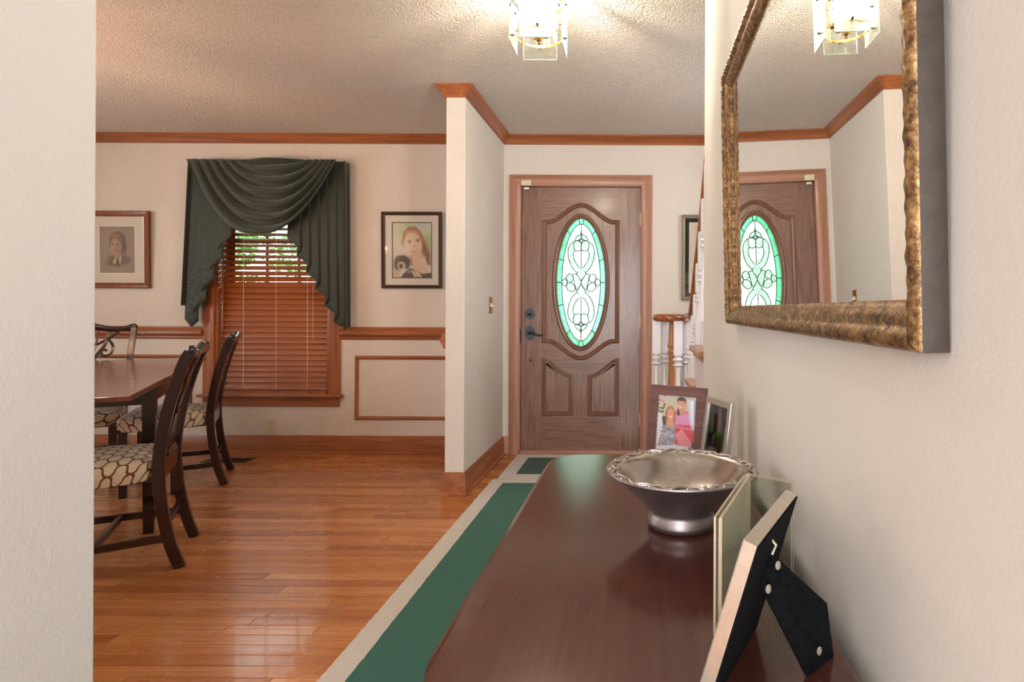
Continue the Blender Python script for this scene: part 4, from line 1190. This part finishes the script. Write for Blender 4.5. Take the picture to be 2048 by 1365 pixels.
def make_chair(H=.955, wide=1.0, label='', scroll=False):
    """local: origin on the floor midway between the back feet, +x forward"""
    e = empty('dining_chair'); tag(e, label, 'chair', None)
    mh = M['mahogany']; wy = .195*wide
    back = [(-.012, 0), (.020, .10), (.044, .22), (.058, .34), (.062, .46), (.046, .6), (.014, .75), (-.024, .88), (-.046, H-.03)]
    sp = catmull([(x, 0, z) for x, z in back], 4)
    bx = lambda z: next((p[0]+(q[0]-p[0])*(z-p[2])/(q[2]-p[2]) for p, q in zip(sp[:-1], sp[1:]) if p[2] <= z <= q[2]), sp[-1][0])
    for s in (-1, 1):
        pts = [(x, s*(wy + .028*max(0, (z-.46))/(H-.46)), z + (.0005 if z == 0 else 0)) for x, _, z in sp]
        MB().bar(pts, .032, .042, (0, 1, 0)).build('back_leg', mh, e, bevel=.004)
    # crest rail: serpentine outline extruded along the back
    def zt(y): a = abs(y); return H-.018 + .024*math.exp(-(a/.30)**2) - .006*math.exp(-((a-.55)/.2)**2) + .020*math.exp(-((a-1.0)/.14)**2)
    def zb(y): a = abs(y); return zt(y) - .036 - .018*math.exp(-(a/.28)**2) - .020*math.exp(-((a-.96)/.12)**2)
    hwid = wy + .052
    cr = MB(); n = 44; rows = []
    for i in range(n+1):
        y = -1.06 + 2.12*i/n
        taper = math.sqrt(max(.05, 1-max(0, (abs(y)-.92)/.14)**2))
        zc = (zt(y)+zb(y))/2; hz = (zt(y)-zb(y))/2*taper; th = .015*taper
        x = bx(min(zc, H-.032)) - .004 - .012*(1-y*y)
        ring = []
        for k in range(10):
            q = 2*math.pi*k/10; c, s = math.cos(q), math.sin(q)
            ring.append((x + th*math.copysign(abs(c)**.6, c), y*(hwid-.02), zc + hz*math.copysign(abs(s)**.7, s)))
        rows.append(ring)
    vs = [p for r_ in rows for p in r_]
    fs = [(i*10+k, i*10+(k+1) % 10, (i+1)*10+(k+1) % 10, (i+1)*10+k) for i in range(n) for k in range(10)]
    fs += [tuple(range(9, -1, -1)), tuple(range(n*10, n*10+10))]
    cr.add(vs, fs).build('crest_rail', mh, e, smooth='all')
    # pierced splat
    spl = MB()
    def strap(yz, w0=.016, th=.012):
        c2 = catmull([(0, y, z) for y, z in yz], 6)
        spl.bar([(bx(z)-.004, y*wide, z) for _, y, z in c2], th, w0, (1, 0, 0))
    zt0 = H-.055
    for s in (-1, 1):
        strap([(s*.105, zt0), (s*.088, zt0-.09), (s*.05, zt0-.17), (s*.028, zt0-.24), (s*.040, zt0-.33), (s*.07, .475)], .018)
        strap([(s*.055, zt0), (s*.046, zt0-.1), (s*.026, zt0-.19), (s*.014, zt0-.25), (s*.022, zt0-.34), (s*.036, .475)], .012)
        # scrolling ear of the splat
        q0 = [(s*.10, zt0-.05), (s*.125, zt0-.10), (s*.118, zt0-.15), (s*.088, zt0-.165), (s*.074, zt0-.14), (s*.088, zt0-.122), (s*.098, zt0-.135)]
        strap(q0, .014, .014)
        strap([(s*.16, zt0+.01), (s*.125, zt0-.03), (s*.07, zt0-.075), (0, zt0-.12)], .016)
    strap([(0, zt0+.005), (0, zt0-.12), (0, zt0-.26), (0, .475)], .012)
    spl.box(bx(.66)-.012, bx(.66)+.004, -.034, .034, zt0-.262, zt0-.228)
    spl.build('splat', mh, e, bevel=.002)
    MB().prism([(-.085, .455), (.085, .455), (.085, .475), (.06, .495), (-.06, .495), (-.085, .475)], bx(.47)-.018, bx(.47)+.018, 'x').build('shoe', mh, e, bevel=.003)
    MB().box(bx(.42)-.014, bx(.42)+.014, -wy, wy, .375, .465).build('seat_rail', mh, e, bevel=.003)
    # upholstered seat
    def seat(u, v):
        a, c = 2*u-1, 2*v-1
        t = max(abs(a), abs(c))
        k = min(1, t/.80)
        f_ = k/t if t > 1e-6 else 0
        A2, C2 = a*f_ if t > 0 else 0, c*f_ if t > 0 else 0
        # round the plan corners
        rr2 = (abs(A2)**8+abs(C2)**8)**(1/8) or 1
        if rr2 > 1: A2, C2 = A2/rr2, C2/rr2
        xx = .288 + .212*A2
        half = (wy+.012) + .055*wide*(xx-.08)/.42
        edge = max(0, (t-.80)/.20)
        bul = .008*math.sin(math.pi*min(1, edge*1.0))
        z_ = .478 + .014*(1-A2**2)*(1-C2**2) - .018*(max(abs(A2), abs(C2))**6) - .075*edge
        s_ = 1 + bul*3
        return (.288 + .212*A2*s_, half*C2*s_, z_, a*.265, c*.30)
    MB().grid(45, 45, seat).build('seat', M['trellis'], e, smooth='all', uv=True)
    b_ = MB().prism([(.08, -wy), (.495, -wy-.045), (.495, wy+.045), (.08, wy)], .380, .402, 'z').build('seat_frame', mh, e)
    for s in (-1, 1):
        MB().bar([(.468, s*(wy+.030), .40), (.468, s*(wy+.030), .0005)], [.042, .036], [.042, .036], (0, 1, 0)).build('front_leg', mh, e, bevel=.002)
        MB().bar([(.03, s*wy, .135), (.468, s*(wy+.03), .135)], .018, .03, (0, 1, 0)).build('side_stretcher', mh, e, bevel=.002)
    MB().box(.255, .275, -(wy+.018), wy+.018, .125, .148).build('cross_stretcher', mh, e, bevel=.002)
    MB().box(.035, .055, -wy, wy, .165, .19).build('rear_stretcher', mh, e, bevel=.002)
    return e
rotS = math.atan2(pn.y, pn.x); rotE = math.atan2(-ab.y, -ab.x)
def side_pos(along, out): p = A_ + ab*along - pn*out; return (p.x, p.y, 0)
c1 = make_chair(label='carved mahogany chair with trellis seat at long table side, beside the hall opening')
c1.location = side_pos(.345, .125); c1.rotation_euler.z = rotS
c2 = copy_tree(c1); c2['label'] = 'carved mahogany chair with trellis seat at long table side, in front of the window'
c2.location = side_pos(1.668, .155); c2.rotation_euler.z = rotS
for c in (c1, c2): c['group'] = 'dining chairs around the table'
c3 = make_chair(1.005, 1.12, 'wide carved mahogany chair at the table end below the walnut framed portrait')
c3['group'] = 'dining chairs around the table'
pe = A_ + ab*(TL+.12) + pn*(TW/2+.15); c3.location = (pe.x, pe.y, 0); c3.rotation_euler.z = rotE

# ================================================================ CHANDELIER (over the dining table, left of the view)
ch = tag(empty('chandelier', (-2.95, 2.70, 1.45)), 'brass candle chandelier above the dining table', 'chandelier')
MB().lathe([(.004, 0), (.016, .012), (.02, .03), (.01, .045), (.035, .07), (.055, .11), (.045, .15), (.018, .18), (.014, .30), (.022, .32), (.012, .34), (.008, .40)], 20).build('column', M['brass'], ch, smooth=True)
MB().tube([(0, 0, .40), (0, 0, .95)], .006, 8).build('chain_rod', M['brass'], ch)
MB().lathe([(.01, .93), (.05, .95), (.062, .975), (.062, .995)], 20).build('canopy', M['brass'], ch, smooth=True)
for k in range(5):
    q = 2*math.pi*k/5+.35; c, s = math.cos(q), math.sin(q)
    P = catmull([(.03*c, .03*s, .11), (.10*c, .10*s, .03), (.19*c, .19*s, .05), (.24*c, .24*s, .12)], 6)
    MB().tube(P, .006, 8).build('arm', M['brass'], ch, smooth='all')
    cp = MB().lathe([(.006, .115), (.03, .125), (.034, .133), (.012, .137)], 14, (.24*c, .24*s, 0)).build('candle_cup', M['brass'], ch, smooth=True)
    MB().tube([(.24*c, .24*s, .135), (.24*c, .24*s, .215)], .010, 10).build('candle_sleeve', M['ivory'], ch, smooth=True)
    MB().lathe([(.006, .215), (.012, .224), (.014, .236), (.011, .252), (.004, .268)], 12, (.24*c, .24*s, 0)).build('bulb', M['bulb_dining'], ch, smooth=True)
    cage = MB()  # unseen bars added round the bulb to throw soft bands on the ceiling
    for j in range(4):
        a_ = q + .4*k + j*math.pi/2; ca, sa = math.cos(a_), math.sin(a_)
        cage.tube(catmull([(.24*c+.012*ca, .24*s+.012*sa, .135), (.24*c+.04*ca, .24*s+.04*sa, .17), (.24*c+.048*ca, .24*s+.048*sa, .24), (.24*c+.034*ca, .24*s+.034*sa, .31)], 5), .0075, 6)
    cage.build('shadow_bars', M['brass'], ch, smooth='all')

# ================================================================ HALL LANTERN
LX, LY = -.411, 2.306
ln = tag(empty('ceiling_lantern', (LX, LY, 2.13)), 'brass ceiling lantern with clear glass plates in the hall', 'ceiling light')
zb = 1.044+EYE-2.13; zt_ = zb+.235; hs = .098; pw = .07
for k in range(4):
    q = k*math.pi/2
    mt = Matrix.Rotation(q, 4, 'Z')
    off = .012
    x0, x1 = -pw+off, pw+off
    mb = MB().box(x0+.0006, x1-.0006, -hs-.005, -hs, zb+.0006, zt_-.0006); mb.v = [tuple(mt @ Vector(p)) for p in mb.v]
    g = mb.build('glass_plate', M['lantern_glass'], ln)
    ed = MB().sweep([(x0, zb), (x1, zb), (x1, zt_), (x0, zt_)], [(0, 0), (0, .005), (.0007, .005), (.0007, 0)], True, lambda u, v, h: tuple(mt @ Vector((u, -hs-h, v))), True)
    ed.build('ground_edge', M['lantern_edge'], g)
    for (xx, zz) in ((-.0+off, zb+.05), (.0+off, zt_-.05)):
        pb = MB().lathe([(.0045, -.006), (.0045, .006), (.002, .009)], 10)
        pb.v = [tuple(mt @ (Matrix.Rotation(R(90), 4, 'X') @ Vector(p) + Vector((xx, -hs-.004, zz)))) for p in pb.v]
        pb.build('pin', M['bronze'], g, smooth=True)
for (zz, rr_, nm) in ((zb+.05, .094, 'lower_ring'), (zt_-.05, .094, 'upper_ring')):
    MB().sweep([(rr_*math.cos(2*math.pi*k/48), rr_*math.sin(2*math.pi*k/48)) for k in range(48)], [(0, zz-.005), (0, zz+.005), (.003, zz+.005), (.003, zz-.005)], True, flat).build(nm, M['brass_bright'], ln, smooth=True)
CZ = CEIL-2.13
MB().lathe([(.075, CZ-.002), (.075, CZ-.012), (.05, CZ-.025), (.012, CZ-.032)], 28).build('canopy', M['brass_bright'], ln, smooth=True)
MB().tube([(0, 0, .09), (0, 0, CZ-.03)], .006, 8).build('stem', M['brass_bright'], ln)
MB().lathe([(.0015, .046), (.005, .050), (.003, .056), (.009, .062), (.016, .072), (.017, .09), (.014, .098), (.006, .102)], 18).build('finial', M['brass'], ln, smooth=True)
for k in range(3):
    q = R(20+120*k); c, s = math.cos(q), math.sin(q)
    ar = MB().tube(catmull([(.012*c, .012*s, .084), (.028*c, .028*s, .078), (.044*c, .044*s, .088), (.046*c, .046*s, .10)], 5), .004, 8).build('arm', M['brass'], ln, smooth='all')
    MB().lathe([(.012, .10), (.012, .112), (.009, .112)], 12, (.046*c, .046*s, 0)).build('socket_cup', M['bronze'], ar, smooth=True)
    MB().tube([(.046*c, .046*s, .112), (.046*c, .046*s, .150)], .009, 10).build('candle_sleeve', M['ivory'], ar, smooth=True)
    MB().lathe([(.006, .150), (.012, .160), (.014, .172), (.010, .190), (.003, .208)], 12, (.046*c, .046*s, 0)).build('bulb', M['bulb_hall'], ar, smooth=True)
for k in range(4):
    q = math.pi/4+k*math.pi/2; c, s = math.cos(q), math.sin(q)
    P = [((.094+.02*(1-math.cos(t)))*c, (.094+.02*(1-math.cos(t)))*s, .15+.018*math.sin(t)) for t in [R(-90+20*i) for i in range(14)]]
    MB().tube(P, .003, 6).build('scroll', M['bronze'], ln, smooth='all')

# ================================================================ RUGS
def rug(name, label, x0, x1, y0, y1, bw_, gm):
    e = tag(empty(name, ((x0+x1)/2, (y0+y1)/2, 0)), label, 'rug')
    cx, cy = (x0+x1)/2, (y0+y1)/2
    r_ = random.Random(len(label))
    def outline(a0, a1, b0, b1, n=40, j=.004):
        pts = []
        def ed(p, q):
            m = max(8, int(math.hypot(q[0]-p[0], q[1]-p[1])*60))
            for i in range(m):
                t = i/m; pts.append((p[0]+(q[0]-p[0])*t+r_.uniform(-j, j)*.35, p[1]+(q[1]-p[1])*t+r_.uniform(-j, j)*.35))
        ed((a0, b0), (a1, b0)); ed((a1, b0), (a1, b1)); ed((a1, b1), (a0, b1)); ed((a0, b1), (a0, b0))
        return pts
    o_ = [(p[0]-cx, p[1]-cy) for p in outline(x0, x1, y0, y1)]
    MB().prism(o_, .0008, .009, 'z').build('border', M['rug_cream'], e)
    i_ = [(p[0]-cx, p[1]-cy) for p in outline(x0+bw_, x1-bw_, y0+bw_, y1-bw_)]
    MB().prism(i_, .009, .0115, 'z').build('field', gm, e)
    return e
rug('runner_rug', 'long green hall runner rug with cream border', -.952, -.24, .05, 3.735, .085, M['rug_green'])
rug('door_mat', 'dark green door mat with cream border before the entry door', -.925, -.02, 3.755, 4.375, .10, M['mat_green'])

# ================================================================ CONSOLE TABLE
CT = .75
cxl, cxr, cy0, cy1 = -.222, .2225, .46, 1.457
ct = tag(empty('console_table', (0, (cy0+cy1)/2, 0)), 'dark mahogany console table with rounded corners under the mirror', 'table')
oy = -(cy0+cy1)/2
def rpoly(x0, x1, y0, y1, rn, rf):
    pts = [(x1, y0), (x1, y1)]
    pts += [(x0+rf+rf*math.cos(q), y1-rf+rf*math.sin(q)) for q in [R(90+k*9) for k in range(11)]]
    pts += [(x0+rn+rn*math.cos(q), y0+rn+rn*math.sin(q)) for q in [R(180+k*6) for k in range(16)]]
    return [(p[0], p[1]+oy) for p in pts]
poly = rpoly(cxl, cxr, cy0, cy1, .16, .085)
poly = list(reversed(poly)) if sum((p[0]*q[1]-q[0]*p[1]) for p, q in zip(poly, poly[1:]+poly[:1])) < 0 else poly
prof = [(.012, CT-.024), (.003, CT-.022), (0, CT-.014), (.001, CT-.006), (.006, CT-.001), (.010, CT)]
m = MB().sweep(poly, prof, True, flat, True)
n_ = len(poly); mm = len(prof)
m.f = [f for f in m.f if not (f[0] % mm == mm-1 and f[1] % mm == 0)]; m.mi = [0]*len(m.f)
m.f.append(tuple(i*mm+mm-1 for i in range(n_))); m.f.append(tuple(i*mm for i in reversed(range(n_)))); m.mi += [0, 0]
m.build('table_top', M['console'], ct, smooth=True, ang=9)
ap = rpoly(cxl+.035, cxr-.01, cy0+.035, cy1-.035, .13, .06)
MB().prism(ap, CT-.13, CT-.024, 'z').build('apron', M['mahogany'], ct, bevel=.002)
for (x, y) in ((cxl+.075, cy0+.12), (cxl+.06, cy1-.075), (cxr-.045, cy0+.06), (cxr-.045, cy1-.06)):
    MB().bar([(x, y+oy, CT-.024), (x, y+oy, CT-.14), (x, y+oy, .0005)], [.045, .045, .024], [.045, .045, .024], (1, 0, 0)).build('leg', M['mahogany'], ct, bevel=.002)

# ================================================================ MIRROR
my0, my1, mz0, mz1 = .442, 1.43, 1.083, 1.695
mi = tag(empty('wall_mirror', (RX-.0015, (my0+my1)/2, mz0), 0, R(-1.35)), 'rectangular wall mirror in carved antique gold frame', 'mirror')
ml = (my1-my0)/2; mh_ = mz1-mz0
FW = .042
fprof = [(0, 0), (0, .021), (.003, .025), (.008, .0275), (.014, .0262), (.018, .022), (.021, .0195), (.026, .020), (.031, .017), (.036, .0135), (.042, .010), (.042, .002)]
pts = [(-ml, 0), (ml, 0), (ml, mh_), (-ml, mh_)]
full = MB().sweep(pts, fprof, True, lambda u, v, h: (u, v, h), True)
mcount = len(fprof)
for i in range(4):
    A = full.v[i*mcount:(i+1)*mcount]; B = full.v[((i+1) % 4)*mcount:((i+1) % 4+1)*mcount]
    seg = int((2*ml if i % 2 == 0 else mh_)/.004)
    vs = []; uvs = []
    for j in range(seg+1):
        t = j/seg
        for k in range(mcount):
            u = A[k][0]+(B[k][0]-A[k][0])*t; v = A[k][1]+(B[k][1]-A[k][1])*t; h = A[k][2]
            s_ = (u if i % 2 == 0 else v)
            if 2 <= k <= 5: h += .0007*math.sin(s_*330 + (k-3)*1.7) + .0004*math.sin(s_*131+k)     # carved leaves of the outer rope
            if 7 <= k <= 9: h += .0003*math.sin(s_*420+k*2)
            vs.append((-h, u, v))
    fs = [(j*mcount+k, j*mcount+k+1, (j+1)*mcount+k+1, (j+1)*mcount+k) for j in range(seg) for k in range(mcount-1)]
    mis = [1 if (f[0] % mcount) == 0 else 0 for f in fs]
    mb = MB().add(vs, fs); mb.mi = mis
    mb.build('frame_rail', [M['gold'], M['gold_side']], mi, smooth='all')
MB().box(-.007, -.0045, -ml+FW-.004, ml-FW+.004, FW-.004, mh_-FW+.004).build('mirror_glass', M['mirror'], mi)
MB().box(-.0045, -.0015, -ml+.01, ml-.01, .01, mh_-.01).build('backboard', M['black_void'], mi)
# ================================================================ BOWL
bo = tag(empty('pewter_bowl', (.072, .976, CT)), 'silver pewter footed bowl with wavy relief rim on console', 'bowl')
out_ = [(.030, .006), (.050, .001), (.0565, .003), (.0575, .012), (.054, .022), (.052, .027), (.058, .034), (.075, .050), (.095, .068), (.108, .082), (.112, .0875)]
rim = [(.118, .0915), (.1255, .0935), (.128, .0960), (.1265, .0982), (.120, .0985), (.110, .0960)]
inn = [(.105, .0925), (.100, .086), (.088, .070), (.070, .054), (.045, .043), (.02, .039), (.0005, .0385)]
MB().lathe(list(reversed(inn)) + list(reversed(rim[3:])) , 72, cap=False).build('bowl_inside', M['pewter'], bo, smooth='all')
MB().lathe([(.0005, .012)] + out_ + rim[:4], 72, cap=False).build('bowl_body', M['pewter_dark'], bo, smooth='all')
rp_ = []
for k in range(240):
    q = 2*math.pi*k/240; r_ = .1178 + .0055*math.sin(13*q); rp_.append((r_*math.cos(q), r_*math.sin(q), .0985 + .0012*math.cos(26*q)))
MB().tube(rp_, .0022, 8, True).build('rim_vine', M['pewter'], bo, smooth='all')
for k in range(26):
    q = 2*math.pi*(k+.5)/26; r_ = .1178 - .004*math.sin(13*q)
    MB().lathe([(.0003, .0028), (.0022, .0018), (.003, 0), (.0022, -.0015)], 8, (r_*math.cos(q), r_*math.sin(q), .0985)).build('rim_bead', M['pewter'], bo, smooth='all')

# ================================================================ PHOTO FRAMES ON THE CONSOLE
def stand_frame(name, label, cx, cy, theta, wd, h, th, lean, border, fmat, bmat, img, leg=None, round_op=False, gmat=None, pb=None):
    """local: front faces -y, back +y, x to the viewer's right"""
    e = tag(empty(name, (cx, cy, CT), theta), label, 'photo frame')
    cl, sl = math.cos(lean), math.sin(lean)
    up_ = th*sl + .0005
    xf = lambda x, y, z: (x, y*cl+z*sl, -y*sl+z*cl+up_)
    pts = [(-wd/2, 0), (wd/2, 0), (wd/2, h), (-wd/2, h)]
    prf = [(0, 0), (0, -th*.9), (.0008, -th), (border-.0008, -th), (border, -th+.001), (border, 0)]
    full = MB().sweep(pts, [(o, hh) for o, hh in prf], True, lambda u, v, d: xf(u, th+d, v), True); m = len(prf)
    for i in range(4):
        A = full.v[i*m:(i+1)*m]; B = full.v[((i+1) % 4)*m:((i+1) % 4+1)*m]
        MB().add(A+B, [(k, (k+1) % m, m+(k+1) % m, m+k) for k in range(m)] + [tuple(range(m)), tuple(range(m, 2*m))]).build('frame_rail', fmat, e)
    bk = MB().box(-wd/2+.002, wd/2-.002, th*.55, th+.0015, .002, h-.002); bk.v = [xf(*p) for p in bk.v]
    bo_ = bk.build('back_board', bmat, e)
    print_mesh('photo', img, -wd/2+border-.001, wd/2-border+.001, th*.5, border-.001, h-border+.001, e, M['print_gloss'], xf)
    if gmat:
        g = MB().box(-wd/2+border, wd/2-border, th*.22, th*.28, border, h-border); g.v = [xf(*p) for p in g.v]; g.build('glazing', gmat, e)
    if leg:
        zt2, spread, w0, w1 = leg
        top_p = Vector(xf(0, th+.003, zt2)); ft = Vector((top_p.x, top_p.y+spread, .0015))
        # strut: narrow at the hinge, widening, then a square foot
        dirv = (ft-top_p); L = dirv.length; dirv.normalize(); sd = Vector((1, 0, 0)); nn = sd.cross(dirv)
        out = [(-w0*.35, 0), (w0*.35, 0), (w0*.62, L*.22), (w1, L*.74), (w1*.72, L), (-w1*.72, L), (-w1*.78, L*.72), (-w0*.62, L*.22)]
        vs = [top_p+sd*a+dirv*c+nn*.0012 for a, c in out] + [top_p+sd*a+dirv*c-nn*.0012 for a, c in out]
        n_ = len(out)
        so_ = MB().add(vs, [tuple(range(n_)), tuple(range(2*n_-1, n_-1, -1))] + [(i, (i+1) % n_, n_+(i+1) % n_, n_+i) for i in range(n_)]).build('easel_leg', bmat, e)
        if pb:
            for (a, c) in ((w0*.32, L*.16), (-w0*.32, L*.20), (0, L*.87)):
                rv = MB().lathe([(.0045, 0), (.0045, .001), (.003, .0018), (.0005, .0018)], 12)
                ctr = top_p+sd*a+dirv*c-nn*.0012
                bas = Matrix((sd, dirv, -nn)).transposed()
                rv.v = [tuple(ctr + bas @ Vector(p)) for p in rv.v]
                rv.build('rivet', pb, so_, smooth=True)
            hg = MB().box(-.008, .008, th+.0015, th+.004, zt2-.004, zt2+.010); hg.v = [xf(*p) for p in hg.v]; hg.build('hinge', pb, so_)
    return e
blank = paint(24, 24, (206, 198, 186), [E(.5, .6, .2, .25, (150, 130, 116), .1)], 8, .01)
ef = stand_frame('photo_frame', 'champagne metal photo frame seen from its black velvet back with easel leg', .0855, .5925, R(-117.4), .159, .168, .013, R(16.2), .014, M['cream_metal'], M['velvet'], blank)
bpy.context.view_layer.update()
inv = ef.matrix_world.inverted(); eyev = Vector((0, 0, EYE))
def ray(px, py):
    x, z = at(px, py, 1.0); return Vector((x, 1.0, z-EYE))
def hit(px, py, p0, nn): d = ray(px, py); return eyev + d*((p0-eyev).dot(nn)/d.dot(nn))
cl, sl = math.cos(R(16.2)), math.sin(R(16.2))
bp0 = ef.matrix_world @ Vector((0, .0165*cl, .0165*0+.004)); bn = (ef.matrix_world.to_3x3() @ Vector((0, cl, -sl))).normalized()
fa, fb = Vector((.2046, .605, CT+.001)), Vector((.167, .572, CT+.001))
ta = hit(1541, 1106, bp0, bn); tb2 = hit(1519, 1172, bp0, bn)
ta += bn*.001; tb2 += bn*.001
lnrm = (fa-fb).cross(ta-fb).normalized()
pl = [ta, hit(1652, 1207, fb, lnrm), fa, fb, tb2]
loc_ = [inv @ p for p in pl]; ln2 = (inv.to_3x3() @ lnrm)*.0012
n5 = len(pl)
leg_o = MB().add([p+ln2 for p in loc_]+[p-ln2 for p in loc_], [tuple(range(n5)), tuple(range(2*n5-1, n5-1, -1))]+[(i, (i+1) % n5, n5+(i+1) % n5, n5+i) for i in range(n5)]).build('easel_leg', M['velvet'], ef)
sgn_ = 1 if lnrm.dot(eyev-fb) > 0 else -1
zax = lnrm*sgn_; xax = (fa-fb).normalized(); yax = zax.cross(xax)
bas = Matrix((xax, yax, zax)).transposed()
for (px, py) in ((1553, 1131), (1534, 1178), (1636, 1302)):
    c0 = hit(px, py, fb, lnrm) + zax*.0012
    rv = MB().lathe([(.0042, 0), (.0042, .0008), (.003, .0014), (.0005, .0014)], 14)
    rv.v = [tuple(inv @ (c0 + bas @ Vector(p))) for p in rv.v]
    rv.build('rivet', M['cream_metal'], leg_o, smooth=True)
hc = hit(1545, 1090, bp0, bn)+bn*.002
hv = MB().tube([tuple(inv @ (hc+Vector((-.004, -.004, .008)))), tuple(inv @ (hc+Vector((.002, .002, 0)))), tuple(inv @ (hc+Vector((-.003, -.002, -.008))))], .0014, 6).build('turn_button', M['cream_metal'], leg_o)
stand_frame('photo_frame', 'brown wooden photo frame with a couple, one in red', .079, 1.372, R(-30), .150, .180, .012, R(8), .024, M['wenge'], M['mat_black'], couple_photo(), (.11, .028, .016, .018), gmat=M['picture_glass'])
stand_frame('photo_frame', 'silver photo frame with a person in dark suit, next to the wall', .150, 1.232, R(-70), .114, .172, .012, R(7), .014, M['silver_frame'], M['mat_cream'], suit_photo(), (.10, .024, .012, .014), gmat=M['picture_glass'])
# folded clear acrylic stand
ac = tag(empty('acrylic_photo_stand', (.152, .808, CT)), 'folded clear acrylic photo stand beside the pewter bowl', 'photo frame')
def acr(p, q, h, nm):
    p, q = Vector(p)-Vector((.152, .808)), Vector(q)-Vector((.152, .808)); d = (q-p).normalized(); nn = Vector((-d.y, d.x))
    for off in (-.0035, .0035):
        a, c = p+nn*(off-.0012), q+nn*(off+.0012)
        cs = [p+nn*(off-.0012), q+nn*(off-.0012), q+nn*(off+.0012), p+nn*(off+.0012)]
        mb = MB().add([(v.x, v.y, .0008) for v in cs]+[(v.x, v.y, h) for v in cs], [(0, 1, 5, 4), (2, 3, 7, 6)], mi=0)
        o = len(mb.v)-8
        mb.f += [(1, 2, 6, 5), (3, 0, 4, 7), (4, 5, 6, 7), (3, 2, 1, 0)]; mb.mi += [1]*4
        mb.build(nm, [M['acrylic'], M['acrylic_edge']], ac)
acr((.088, .641), (.150, .803), .134, 'panel')
MB().bar([(.090-.152, .645-.808, .068), (.149-.152, .800-.808, .068)], .126, .0008, (0, 0, 1)).build('reflection_card', M['card'], ac)  # added sheet whose colour stands in for the panel's beige reflection
acr((.155, .808), (.206, .772), .134, 'panel')
MB().tube([(0, 0, .0008), (0, 0, .134)], .0035, 10).build('hinge_spine', M['acrylic_edge'], ac, smooth=True)
